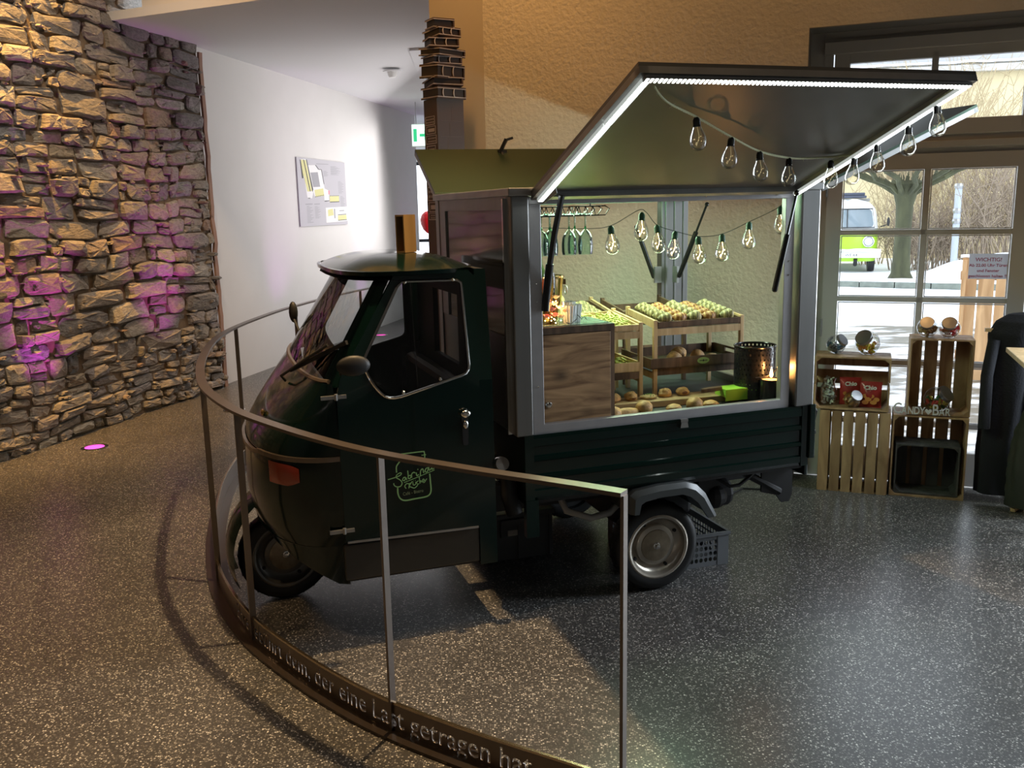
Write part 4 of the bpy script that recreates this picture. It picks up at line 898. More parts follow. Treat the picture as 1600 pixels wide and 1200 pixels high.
# ---------------------------------------------------------------- inside the snack van
def V(u, v, w, rz=0): return TM @ T(u, v, w) @ RZ(rz)
FL = .798
# strings of bulbs
def bulb_mesh(k=1.0):
    return MB().lathe([(.0001, -.118), (.012, -.1165), (.024, -.108), (.030, -.094), (.031, -.082), (.027, -.064), (.019, -.046), (.0145, -.034), (.0145, -.028)], 18, Matrix.Diagonal((k, k, k, 1)))
def socket_mesh(k=1.0):
    return MB().lathe([(.0001, 0), (.006, 0), (.011, -.006), (.0135, -.012), (.0135, -.032), (.0145, -.034), (.0001, -.034)], 14, Matrix.Diagonal((k, k, k, 1)))
def filament_mesh(k=1.0):
    m = MB(); 
    for i in range(7):
        a = 2 * pi * i / 7; z = -.068 - .03 * ((i * 3) % 7) / 7; m.sphere((.012 * cos(a) * k, .012 * sin(a) * k, z * k), .0021, nu=6, nv=4)
    m.tube([(0, 0, -.03 * k), (.006 * k, 0, -.07 * k), (-.006 * k, .004 * k, -.10 * k)], .0006, 4); return m
M_SOCK = mat('green_socket', (.05, .16, .09), .4); M_CORD = mat('dark_green_cord', (.03, .05, .035), .6); M_JUTE = mat('jute_cord', (.50, .52, .32), .8)
def string_lights(label, pts, bulbs, k, lit, m_sock, m_cord, hang=0.0, cr=.0016, tilt=None):
    s = thing('string_lights', label, 'string lights', TM)
    c = catmull(pts, 8)
    if cr > .003:                                    # twisted jute with stray fibres
        m = MB(); n = len(c)
        for ph in (0, 2.1, 4.2):
            P = []
            for i in range(n * 3 - 2):
                a = c[i // 3].lerp(c[min(i // 3 + 1, n - 1)], (i % 3) / 3); t = ph + i * 1.1; P.append(a + Vector((0, cos(t), sin(t))) * .0024)
            m.tube(P, .0021, 5)
        for i in range(90):
            a = c[RND.randrange(n)]; m.bar(a, a + Vector((RND.uniform(-.012, .012), RND.uniform(-.01, .01), RND.uniform(-.012, .010))), .0007, .0007)
        m.build('cord', m_cord, s)
    else: MB().tube(c, cr, 6).build('cord', m_cord, s)
    bm_ = bulb_mesh(k).mesh('bulb', M_BULB, True); sm_ = socket_mesh(k).mesh('socket', m_sock, True); fm_ = filament_mesh(k).mesh('filament', M_FIL if lit else M_FILD)
    for i, (u, v, w) in enumerate(bulbs):
        M = T(u, v, w) @ RX(RND.uniform(-5, 5)) @ RY(RND.uniform(-6, 6))
        b = bpy.data.objects.new('bulb', bm_); COL.objects.link(b); b.parent = s; b.matrix_basis = M
        for nme, me in (('socket', sm_), ('filament', fm_)):
            o = bpy.data.objects.new(nme, me); COL.objects.link(o); o.parent = b
    return s
M_FILD = mat('pale_filament', (.75, .72, .55), .4, emit=(1, .8, .4), es=.35)
iv = -.40
ib = [(-.150, iv, 1.637), (.0, iv, 1.690), (.073, iv, 1.634), (.165, iv, 1.603), (.28, iv, 1.577), (.402, iv, 1.583), (.542, iv, 1.633), (.60, -.55, 1.700)]
string_lights('string of glowing warm filament bulbs hanging inside the van opening', [(-.56, .2, 1.62), (-.40, -.1, 1.632), (-.27, iv, 1.628), ib[0], (-.02, iv, 1.698), (.02, iv, 1.690), ib[2], ib[3], ib[4], ib[5], ib[6], ib[7], (.615, -.60, 1.76)],
              ib, 1.05, True, M_SOCK, M_CORD)
ob = [(-.258, -1.30, 2.00), (-.061, -1.2, 1.944), (.12, -1.1, 1.902), (.318, -1.0, 1.883), (.555, -.94, 1.876), (.612, -1.01, 1.885), (.612, -1.132, 1.925), (.612, -1.291, 1.978), (.612, -1.42, 2.036)]
string_lights('string of unlit clear bulbs on rough jute cord slung below the raised side hatch', [(-.50, -1.47, 2.07), (-.42, -1.40, 2.035), ob[0], ob[1], ob[2], ob[3], (.46, -.95, 1.884), (.58, -.96, 1.89), (.612, -1.01, 1.896), (.612, -1.132, 1.94), (.612, -1.291, 1.995), (.612, -1.42, 2.05), (.615, -1.50, 2.085)],
              ob, .92, False, M_BLACKG, M_JUTE, cr=.004)
# hanging glass rack with wine glasses
gr = thing('glass_rack', 'black wire stemware rack fixed under the van roof, upper left of the opening', 'glass rack', TM)
for v in (-.28, -.20, -.12, -.04):
    m = MB()
    m.tube([(-.56, v, 1.722), (-.12, v, 1.722), (-.10, v, 1.71), (-.12, v, 1.682), (-.56, v, 1.682)], .0028, 6)
    for u in (-.5, -.42, -.34, -.26, -.18): m.tube([(u, v, 1.722), (u + .008, v, 1.70), (u + .03, v + .04, 1.682)], .0022, 5).tube([(u, v, 1.722), (u - .008, v, 1.70), (u - .03, v - .04, 1.682)], .0022, 5)
    m.build('wire_rail', M_BLACKG, gr)
for u in (-.5, -.3, -.14): MB().tube([(u, -.29, 1.722), (u, -.03, 1.722)], .003, 6).tube([(u, -.16, 1.722), (u, -.16, 1.766)], .003, 6).build('cross_wire', M_BLACKG, gr)
gw = thing('wine_glass', 'green-tinted wine glass hanging upside down just right of the black gas strut', 'wine glass', V(-.262, -.20, 1.69), 'wine glasses hanging from the rack')
gm = glass('wine_glass_material', (.78, .97, .90), 2.6)
MB().lathe([(.0001, -.002), (.032, 0), (.034, -.003), (.006, -.008), (.0035, -.02), (.0035, -.062), (.008, -.072), (.022, -.085), (.031, -.105), (.0345, -.135), (.034, -.165), (.031, -.182)], 24).build('bowl_and_foot', gm, gw, smooth=True)
MB().lathe([(.0036, -.055), (.006, -.068), (.0, -.069)], 12).build('green_stem_base', glass('green_glass', (.2, .8, .5), 2.0), gw)
for (u, v, l_) in ((-.205, -.13, 'hanging wine glass second from the right, behind the rightmost one'), (-.187, -.21, 'rightmost wine glass hanging from the black stemware rack'), (-.395, -.20, 'leftmost front wine glass hanging beside the window frame'), (-.352, -.20, 'wine glass hanging just left of the black gas strut'), (-.325, -.12, 'wine glass hanging behind the black gas strut'), (-.44, -.12, 'wine glass hanging at the far left, mostly hidden by the frame')): dup(gw, V(u, v, 1.69, RND.uniform(0, 360)), label=l_)
# cabinet, worktop clutter
cb = thing('cabinet', 'small dark-stained pine cabinet with a round silver lock at the left of the van counter', 'cabinet', TM)
CX0, CX1, CY0, CY1, CZ1 = -.548, -.195, -.535, -.26, 1.232
MB().box(CX0, CX1, CY0 + .012, CY1, CZ1 - .016, CZ1).build('top_board', M_WALNUT, cb, bevel=.002)
MB().box(CX0, CX0 + .016, CY0 + .014, CY1, FL, CZ1 - .016).build('side_panel', M_CABIN, cb); MB().box(CX1 - .018, CX1, CY0 + .004, CY1, FL, CZ1 - .016).build('side_panel', M_WALNUT, cb)
MB().box(CX0 + .016, CX1 - .018, CY1 - .01, CY1, FL, CZ1 - .016).build('back_panel', M_CABIN, cb)
MB().box(CX0, CX1, CY0 + .002, CY0 + .014, CZ1 - .030, CZ1 - .001).build('front_rail', M_WALNUT, cb)
dr = MB().box(CX0 + .004, CX1 - .020, CY0, CY0 + .014, FL + .004, CZ1 - .033).build('door', M_CABIN, cb, bevel=.002)
MB().lathe([(.0001, .009), (.011, .008), (.015, .004), (.016, 0)], 18, T(CX0 + .045, CY0, .905) @ RX(90)).build('lock', M_CHROME, dr, smooth=True)
MB().box(CX0 + .02, CX1 - .02, CY0 + .02, CY1 - .02, CZ1, CZ1 + .003).build('green_tinted_plate', mat('pale_mirror_plate', (.45, .62, .52), .25, metal=.6), cb)
TOPZ = CZ1 + .0035
bk = thing('ice_bucket', 'shiny gold metal ice bucket with side ring standing behind the flowers', 'bucket', V(-.435, -.33, TOPZ))
MB().lathe([(.0001, 0), (.062, 0), (.065, .005), (.085, .185), (.089, .190), (.086, .196), (.080, .188), (.060, .01), (.0001, .008)], 32).build('bucket_wall', M_COPPER, bk, smooth=True)
hb = MB().box(.083, .096, -.012, .012, .155, .178); hb.build('bracket', M_COPPER, bk); MB().tube([(.10 + .0 * i, .018 * cos(i * pi / 6), .150 - .02 + .018 * sin(i * pi / 6)) for i in range(12)], .003, 6, closed=True).build('ring_handle', M_ALUD, bk)
gb = thing('bottle', 'green glass bottle standing in the gold ice bucket', 'bottle', V(-.455, -.32, TOPZ + .012))
MB().lathe([(.0001, 0), (.036, 0), (.038, .01), (.038, .17), (.030, .20), (.016, .235), (.014, .29), (.0165, .292), (.0165, .305), (.0001, .305)], 22).build('glass_body', mat('green_bottle_glass', (.16, .33, .06), .12, coat=.6), gb, smooth=True)
MB().lathe([(.0385, .06), (.0385, .14)], 22).build('label', mat('cream_label', (.6, .6, .45), .6), gb)
cg = thing('champagne_glass', 'tall slim sparkling wine glass lit amber among the flowers', 'glass', V(-.452, -.445, TOPZ))
MB().lathe([(.0001, .001), (.03, .001), (.004, .006), (.003, .07), (.014, .09), (.022, .13), (.023, .18), (.020, .215)], 20).build('bowl_and_stem', glass('amber_glass', (1.0, .86, .55), 2.0), cg, smooth=True)
# paper cup cakes / white cups, flowers with fairy lights
for i, (u, v, h) in enumerate(((-.372, -.455, .075), (-.335, -.43, .075), (-.352, -.40, .085))):
    c = thing('white_cup', ('fluted white paper cup at the front beside the pink flowers', 'fluted white paper cup nearest the cabinet edge', 'fluted white paper cup behind the two others')[i], 'cup', V(u, v, TOPZ))
    MB().grid(lambda a, b: ((.022 + .008 * b) * (1 + .07 * cos(a * 2 * pi * 14)) * cos(a * 2 * pi), (.022 + .008 * b) * (1 + .07 * cos(a * 2 * pi * 14)) * sin(a * 2 * pi), h * b), 84, 2, wrap=True).add([(.02 * cos(k * pi / 8), .02 * sin(k * pi / 8), .002) for k in range(16)], [tuple(range(16))]).build('paper_wall', mat('white_crinkled_paper', (.80, .84, .82), .6), c)
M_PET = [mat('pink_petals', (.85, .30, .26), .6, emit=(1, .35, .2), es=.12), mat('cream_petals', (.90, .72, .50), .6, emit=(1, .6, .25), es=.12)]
fl_root = thing('flower_bunch', 'bunch of pink and cream artificial flowers threaded with tiny warm lights', 'flowers', V(-.44, -.47, TOPZ))
spots_ = [(-.045, -.02, .03, 0), (-.06, .0, .065, 0), (-.03, -.04, .06, 0), (-.012, -.025, .035, 0), (.012, -.03, .028, 1), (-.04, -.01, .092, 0), (-.008, -.005, .08, 1), (.02, -.005, .062, 1), (.032, -.028, .05, 1), (.008, .012, .105, 1)]
for (x, y, z, k) in spots_:
    f = MB()
    for r in range(3):
        for p in range(6):
            a = p * pi / 3 + r * .5; L = .020 - r * .005; M = T(x, y, z) @ Matrix.Rotation(a, 4, 'Z') @ RY(-20 - 25 * r) ; f.add([M @ Vector(q) for q in ((0, 0, 0), (L * .6, -.009, .003), (L * 1.1, -.005, .008), (L * 1.1, .005, .008), (L * .6, .009, .003))], [(0, 1, 2, 3, 4)])
    f.build('flower', M_PET[k], fl_root, fix=False)
fy = MB()
for i in range(16): fy.sphere((RND.uniform(-.06, .045), RND.uniform(-.045, .0), RND.uniform(.01, .11)), .0022, nu=6, nv=4)
tag(fy.build('fairy_lights', glow('fairy_glow', (1, .62, .22), 40), fl_root), kind='stuff')
MB().tube([(.03, -.045, .01), (.05, -.05, .004), (.085, -.03, .02), (.10, .0, .035), (.12, .0, .015), (.14, .02, .022), (.15, .01, .008)], .0016, 5).build('fairy_light_cable', M_BLACK, fl_root)
lamp('POINT', 'fairy_light_glow', TM @ Vector((-.44, -.49, 1.30)), None, .5, (1, .55, .2), .03)

# wooden racks with trays
def tray(root_name, label, M, w, d, h, m, handles=False, badge=False, oil=False):
    t = thing(root_name, label, 'tray', M); th = .008
    MB().box(0, w, 0, d, 0, .005).build('tray_floor', m, t)
    MB().box(0, w, -.0, th, 0, h).build('front_board', m, t); MB().box(0, w, d - th, d, 0, h if not handles else h).build('back_board', m, t)
    for x in (0, w - th):
        if handles:
            q = MB().box(x, x + th, th, d * .34, 0, h).box(x, x + th, d * .66, d - th, 0, h).box(x, x + th, d * .34, d * .66, 0, h * .45).box(x, x + th, d * .34, d * .66, h * .82, h)
        else: q = MB().box(x, x + th, th, d - th, 0, h)
        q.build('side_board', m, t)
    if badge:
        bo = MB().lathe([(.0001, .0012), (.016, .001), (.016, 0)], 24, T(w * .52, 0, h * .52) @ RX(90) @ Matrix.Diagonal((2.0, 1, 1, 1))); bo.build('oval_badge', mat('green_badge', (.42, .55, .20), .5), t)
        e = MB().sphere((w * .52, -.0015, h * .52), .0035, (1, .2, 1.5), 8, 6); e.bar((w * .52 - .02, -.0018, h * .52), (w * .52 + .02, -.0018, h * .52), .0016, .003); e.build('badge_emblem', M_BLACK, t)
    return t
def rack(label, M, w=.48, d=.34, hf=.385, hb_=.42, m=M_PINE, m2=M_WALNUT):
    r = thing('display_rack', label, 'rack', M)
    for x in (0, w - .020):
        for y, h in ((0, hf), (d - .02, hb_)): MB().box(x, x + .020, y, y + .020, 0, h).build('leg', m, r, bevel=.002)
        for z0_, z1_ in ((hf - .085, hb_ - .085), (.10, .10)):
            MB().prism([(x + .004, .02, z0_ + (.045 if z0_ > .2 else 0)), (x + .004, d - .02, z1_ + (.045 if z0_ > .2 else 0)), (x + .004, d - .02, z1_ + (.075 if z0_ > .2 else .03)), (x + .004, .02, z0_ + (.085 if z0_ > .2 else .03))], (.012, 0, 0)).build('side_rail', m, r)
    MB().box(.02, w - .02, .0, .012, hf - .075, hf - .042).build('front_rail', m, r); MB().box(.02, w - .02, d - .012, d, hb_ - .075, hb_ - .042).build('back_rail', m2, r)
    MB().box(.02, w - .02, .0, .012, .118, .150).build('front_rail', m2, r); MB().box(.02, w - .02, d - .012, d, .118, .150).build('back_rail', m2, r)
    return r
def croissant_mesh(L=.055, R=.026, bend=.016, rid=7):
    m = MB(); n = 22; pts = []
    def fn(a, b):
        t = b * 2 - 1; r = R * (1 - .80 * abs(t) ** 2.0); s_ = (b * rid * 2) % 1; r *= .88 + .17 * (1 - s_) ; th = a * 2 * pi
        return (t * L + 0, bend * t * t + r * cos(th) * .95, max(-.0, r * sin(th) + R * .55))
    return m.grid(fn, 10, n, wrap=True)
CRO = croissant_mesh().mesh('croissant', M_CR1, True); CROP = croissant_mesh(.050, .030, .008, 6).mesh('croissant', M_CR2, True)
def put(name, me, M, label, cat, group):
    o = bpy.data.objects.new(name, me); COL.objects.link(o); o.matrix_world = M; return tag(o, label, cat, group)
def bun_mesh(r=.03, sq=(1, 1, .62), seed=0, dents=.12, m=M_CRUST, n=14):
    def fn(a, b):
        th = a * 2 * pi; ph = -pi / 2 + b * pi; p = Vector((cos(th) * cos(ph), sin(th) * cos(ph), sin(ph)))
        k = 1 + dents * nz(p.x * 1.6 + seed, p.y * 1.6, p.z * 1.6 + seed)
        return (p.x * r * sq[0] * k, p.y * r * sq[1] * k, max(0, p.z * r * sq[2] * k + r * sq[2] * .75))
    return MB().grid(fn, n, 8, wrap=True).mesh('bread_roll', m, True)
RF = rack('pale wooden display rack with two trays in the middle of the van counter', V(.165, -.20, FL, -2.5))
TRZ = FL + .345
def slopeM(base, u, v, z, w=.42, tilt=5.5): return base @ T(u, v, z) @ RX(tilt)
RFm = V(.165, -.20, FL, -2.5)
tF = tray('wooden_tray', 'dark wooden tray of croissants in five rows on top of the middle display rack', slopeM(RFm, .022, .0, .346), .436, .325, .030, M_WALNUT)
for x in (.084,): MB().box(x, x + .005, .008, .317, .005, .032).build('divider', M_WALNUT, tF)
tFm = slopeM(RFm, .022, .0, .346)
rows = [(.046, .0, 6, 'stack', CROP, 'pale croissant in the outer left row, middle rack'), (.128, 0, 5, 'r', CRO, 'brown croissant in the second row, middle rack'), (.208, 0, 5, 'r', CROP, 'golden croissant in the central row, middle rack'),
        (.290, 0, 5, 'r', CRO, 'ruddy brown croissant in the fourth row, middle rack'), (.380, 0, 6, 'stack', CROP, 'pale croissant in the outer right row, middle rack')]
for x, _, n_, kind, me, lab in rows:
    for i in range(n_):
        y = .04 + (.255) * i / (n_ - 1); s_ = 1.0 if kind == 'r' else .98
        M = tFm @ T(x + RND.uniform(-.004, .004), y, .006 + (.006 if kind == 'stack' else .004) + RND.uniform(0, .003)) @ RZ(RND.uniform(-10, 10)) @ RX(28 if kind == 'stack' else 14) @ Matrix.Diagonal((.82 * s_, 1.05, 1.35, 1))
        od = ('frontmost', 'second from the front', 'third from the front', 'fourth from the front', 'fifth from the front', 'sixth from the front', 'seventh from the front')
        w_ = 'rearmost' if i == n_ - 1 else od[i]
        put('croissant', me, M, w_ + ' ' + lab, 'croissant', 'croissants on the middle rack')
tL = tray('wooden_tray', 'dark wooden tray with cut-out handles and green oval badge, under the middle croissant tray', RFm @ T(-.02, -.012, .152), .53, .36, .050, M_WALNUT, handles=True, badge=True)
tLm = RFm @ T(-.02, -.012, .152)
BUNS = [bun_mesh(.036, (1.15, 1, .95), 3), bun_mesh(.036, (1.2, 1, .95), 8), bun_mesh(.028, (1.3, 1, .6), 12, m=M_PALE)]
for i, (x, y, k, lab) in enumerate(((.16, .08, 0, 'brown bread roll, left of three, in the badge tray'), (.215, .16, 1, 'dark brown roll behind the others in the badge tray'), (.29, .09, 0, 'brown bread roll, right of the badge tray\'s three'), (.07, .07, 2, 'pale seeded bun in the left corner of the badge tray'),
                                    (.39, .13, 2, 'pale seeded bun in the right half of the badge tray'), (.245, .20, 1, 'small dark roll at the back of the badge tray'))):
    put('bread_roll', BUNS[k], tLm @ T(x, y, .006) @ RZ(RND.uniform(0, 90)), lab, 'bread roll', 'rolls in the badge tray')
LFm = V(-.385, -.21, FL, -2)
rack('pale wooden display rack half hidden behind the dark cabinet', LFm)
tray('wooden_tray', 'pale wooden tray of pastry slices on top of the rack behind the cabinet', slopeM(LFm, .022, .0, .346), .436, .325, .030, M_PINE); LT = slopeM(LFm, .022, .0, .346)
def shred(name, label, M, w, d, n, m):
    q = MB()
    for i in range(n):
        x, y = RND.uniform(.015, w), RND.uniform(.015, d); z = RND.uniform(.004, .028); a = RND.uniform(0, pi); L = RND.uniform(.008, .018)
        q.bar((x - L * cos(a), y - L * sin(a), z), (x + L * cos(a), y + L * sin(a), z + RND.uniform(-.006, .01)), RND.uniform(.006, .012), .005)
    o = q.build(name, m, None); o.matrix_world = M; return tag(o, label, 'pastry', kind='stuff')
M_YEL = mat('yellow_green_crumble', (.55, .58, .16), .6, var=.3, vscale=40)
shred('pastry_strips', 'heap of yellowish pastry strips in the top tray behind the cabinet', LT @ T(.17, .02, .005), .25, .27, 260, M_YEL)
tray('wooden_tray', 'pale wooden tray on the lower level of the rack behind the cabinet', LFm @ T(.0, .0, .152), .47, .33, .045, M_PINE)
shred('pastry_strips', 'heap of yellowish pastry strips in the lower tray behind the cabinet', LFm @ T(.20, .02, .158), .25, .27, 240, M_YEL)
LBm = V(-.335, .165, FL, -2)
rack('green-lit wooden display rack at the back left of the van', LBm, hf=.385, hb_=.44, d=.36)
tray('wooden_tray', 'dark wooden tray with large rolls on the back left rack', slopeM(LBm, .022, .0, .346, tilt=8), .436, .34, .030, M_WALNUT); LBt = slopeM(LBm, .022, .0, .346, tilt=8)
MB().box(.25, .255, .01, .33, .005, .03).build('divider', M_WALNUT, bpy.data.objects['wooden_tray.004'])
BIG = bun_mesh(.036, (1.0, 1.5, .85), 21, .10, M_PALE)
for i, (x, y, lab) in enumerate(((.105, .10, 'large pale roll at the left front of the back left tray'), (.19, .10, 'large pale roll beside the divider of the back left tray'), (.15, .21, 'large pale roll in the middle of the back left tray'), (.225, .27, 'round pale roll on the far edge of the back left tray'), (.06, .22, 'large pale roll at the far left of the back left tray'))):
    put('bread_roll', BIG, LBt @ T(x, y, .006 + (.03 if i == 3 else 0)) @ RZ(RND.uniform(-20, 20)), lab, 'bread roll', 'large rolls in the back left tray')
for i in range(6): put('croissant', CROP, LBt @ T(.30 + .055 * (i % 2), .06 + .042 * i, .008) @ RZ(RND.uniform(-8, 8)) @ RX(30), ('frontmost', 'second from the front', 'third from the front', 'fourth from the front', 'fifth from the front', 'rearmost')[i] + ' pale croissant in the back left tray', 'croissant', 'croissants in the back left tray')
tray('wooden_tray', 'dark wooden tray on the lower level of the back left rack', LBm @ T(.0, .0, .152), .47, .34, .045, M_WALNUT)
RBm = V(.20, .20, FL, -2)
rack('dark wooden display rack at the back of the van beside the corner pillar', RBm, w=.36, hf=.385, hb_=.43, m=M_WALNUT, d=.32)
# board with rolls in front
bdM = V(-.13, -.335, FL, -3.5)
bo_ = thing('serving_board', 'long thick pale wooden board lying along the van counter', 'board', bdM)
MB().prism(rounded([(0, 0, .0), (.66, 0, .0), (.66, .13, .0), (0, .13, .0)], .012), (0, 0, .030)).build('board', M_BOARD, bo_, bevel=.003)
def twist_mesh(seed): return bun_mesh(.029, (1.15, .95, .75), seed, .28, M_CRUST, 18)
BZ = FL + .0305
for i, (u, v, s_, lab) in enumerate(((-.085, -.285, 40, 'knobbly golden roll on the board next to the cabinet'), (.005, -.28, 41, 'filled golden roll, second on the board from the cabinet'), (.185, -.275, 43, 'shiny golden roll in the middle of the board'), (.275, -.28, 44, 'filled roll at the right of the board with dark filling'))):
    o = put('filled_roll', twist_mesh(s_), V(u, v, BZ + .001, RND.uniform(-30, 30)), lab, 'bread roll', 'rolls on the serving board')
    if i in (1, 3): MB().sphere((0, -.022, .014), .012, (1.3, .7, .7), 10, 6).build('filling', M_FILL, o)
sdp = put('herb_pastry', bun_mesh(.03, (1.5, 1, .38), 60, .2, M_PALE), V(.092, -.285, BZ + .001, 5), 'flat pale roll sprinkled with green herbs on the board', 'bread roll', None)
hm = MB()
for i in range(26): a = RND.uniform(0, 2 * pi); r = RND.uniform(0, .028); hm.sphere((r * 1.4 * cos(a), r * sin(a), .0225 - .25 * r), .0024, nu=5, nv=3)
tag(hm.build('herbs', mat('green_herbs', (.12, .30, .05), .6), sdp), kind='stuff')
for i, (u, v, rz, me, lab) in enumerate(((-.005, -.435, 10, 0, 'knobbly round roll lying on the dark floor before the board'), (.135, -.455, 0, 1, 'flat shiny roll, left of the three along the window sill'), (.235, -.465, 20, 0, 'round roll, middle of the three along the window sill'), (.325, -.455, -15, 1, 'layered roll, right of the three along the window sill'), (-.185, -.49, 0, 0, 'roll peeping out beside the cabinet corner'))):
    put('bread_roll', (BUNS if me == 0 else [bun_mesh(.033, (1.15, .95, .6), 70, .14, M_CRUST)])[0], V(u, v, FL + .001, rz), lab, 'bread roll', 'rolls before the board')
bg = put('baguette_roll', bun_mesh(.028, (2.5, .85, .72), 33, .07, M_CRUST, 20), V(-.10, -.445, FL + .001, 4), 'long golden baguette roll in front of the board', 'bread', None)
kn = thing('handled_scoop', 'bright lime green flat scoop with a brown wooden handle', 'scoop', V(.425, -.42, FL, 0))
MB().box(0, .165, 0, .005, .012, .062).box(0, .165, 0, .095, .062, .067).box(.16, .165, 0, .095, .0, .062).box(0.0, .005, .005, .095, .03, .062).build('blade', M_LIME, kn, bevel=.0015)
MB().prism(rounded([(-.10, .02, .058), (0, .028, .060), (0, .058, .060), (-.10, .045, .058), (-.115, .032, .058)], .008), (0, 0, .018)).build('handle', M_WALNUT, kn, bevel=.003)
# lantern and candle
lt_ = thing('lantern', 'tall black pierced metal lantern with a wire handle at the right of the counter', 'lantern', V(.617, -.36, FL))
lm = MB(); lm.grid(lambda a, b: (.096 * cos(a * 2 * pi), .096 * sin(a * 2 * pi), .255 * b), 40, 1, wrap=True)
def pierced():
    q = MB(); nr, nc, ht = 11, 32, .256
    for j in range(nr):
        for i in range(nc):
            a0 = (i + .5 * (j % 2)) / nc * 2 * pi; w_ = 2 * pi / nc; z0_ = ht * j / nr; dz = ht / nr
            P = lambda a, z: (.096 * cos(a), .096 * sin(a), z)
            o4 = [P(a0, z0_), P(a0 + w_, z0_), P(a0 + w_, z0_ + dz), P(a0, z0_ + dz)]
            if j >= 2: k = .34 if j > 4 else .24; c_ = (a0 + w_ / 2, z0_ + dz / 2); i4 = [P(c_[0], c_[1] - dz * k * .8), P(c_[0] + w_ * k * .7, c_[1]), P(c_[0], c_[1] + dz * k * .8), P(c_[0] - w_ * k * .7, c_[1])]; q.add(o4 + i4, [(0, 1, 4), (1, 5, 4), (1, 2, 5), (2, 6, 5), (2, 3, 6), (3, 7, 6), (3, 0, 7), (0, 4, 7)])
            else: q.add(o4, [(0, 1, 2, 3)])
    return q
pierced().build('pierced_wall', M_BLACKG, lt_)
MB().tube([(.097 * cos(i * pi / 16), .097 * sin(i * pi / 16), .256) for i in range(32)], .004, 6, closed=True).build('rim', M_BLACKG, lt_, smooth=True)
MB().lathe([(.0001, 0), (.096, 0), (.096, .01)], 32).build('base', M_BLACK, lt_)
MB().tube([(-.06 + .155 * t, -.098 - .02 * sin(t * pi), .12 + .12 * t ** 3 - .0 * t) for t in [i / 10 for i in range(11)]], .004, 6).build('wire_handle', M_BLACKG, lt_, smooth=True)
cd = thing('candle', 'short black candle glass with a burning flame in front of the lantern', 'candle', V(.615, -.50, FL))
MB().lathe([(.0001, 0), (.046, 0), (.050, .01), (.050, .118), (.046, .118), (.044, .10), (.0001, .10)], 28).build('candle_glass', M_BLACKG, cd, smooth=True)
MB().lathe([(.0001, .1165), (.020, .115), (.043, .112), (.0435, .101)], 24).build('wax', M_WAX, cd, smooth=True)
MB().lathe([(.0001, .122), (.006, .128), (.0085, .137), (.006, .15), (.0025, .165), (.0001, .174)], 12).build('flame', M_CANDLE, cd, smooth=True)
MB().tube([(0, 0, .114), (.001, 0, .128)], .0015, 5).build('wick', M_BLACK, cd)
lamp('POINT', 'candle_light', TM @ Vector((.615, -.50, FL + .165)), None, 1.1, (1, .42, .12), .012)

# things on and under the van
lb = thing('wooden_block_box', 'small upright open wooden box standing on the green cab roof', 'box', V(-1.02, .0, 1.5535, 8))
for nm, q in (('side_board', (-.038, -.030, -.05, .05, 0, .155)), ('side_board', (.030, .038, -.05, .05, 0, .155)), ('top_board', (-.038, .038, -.05, .05, .155, .163)), ('base_board', (-.038, .038, -.05, .05, -.006, 0)), ('back_board', (-.03, .03, .042, .05, 0, .155))):
    MB().box(*q).build(nm, mat('honey_wood', (.50, .32, .14), .45, var=.2, stretch=(1, 1, .15)) if 'honey_wood' not in bpy.data.materials else bpy.data.materials['honey_wood'], lb)
lb.matrix_world = V(-1.005, -.19, 1.5555, -58) @ Matrix.Diagonal((.68, .68, .93, 1))
def box_root(name, label, cat, M): return thing(name, label, cat, M)
gx = box_root('storage_box', 'dark grey lidded plastic box on the floor under the cab', 'box', frame(TM @ Vector((-.655, .0, 0)), _e, _n, _z) @ T(0, 0, -(TM @ Vector((-.655, .0, 0))).z) @ Matrix.Diagonal((1, 1, 1.1, 1)))
GP = mat('dark_grey_plastic', (.09, .095, .10), .45)
MB().prism([(.01, .01, .0), (.37, .01, 0), (.37, .28, 0), (.01, .28, 0)], (0, 0, .20)).build('body', GP, gx, bevel=.01)
MB().box(0, .38, 0, .29, .20, .225).build('lid', GP, gx, bevel=.006); MB().box(.09, .22, -.012, .0, .175, .20).box(.09, .10, -.012, .01, .12, .2).build('grip', GP, gx); MB().box(.13, .18, .005, .009, .12, .145).build('paper_label', mat('pale_label', (.55, .53, .5), .6), gx)
for x in (.02, .19, .355): MB().box(x - .008, x + .008, .003, .01, .01, .2).build('rib', GP, gx)
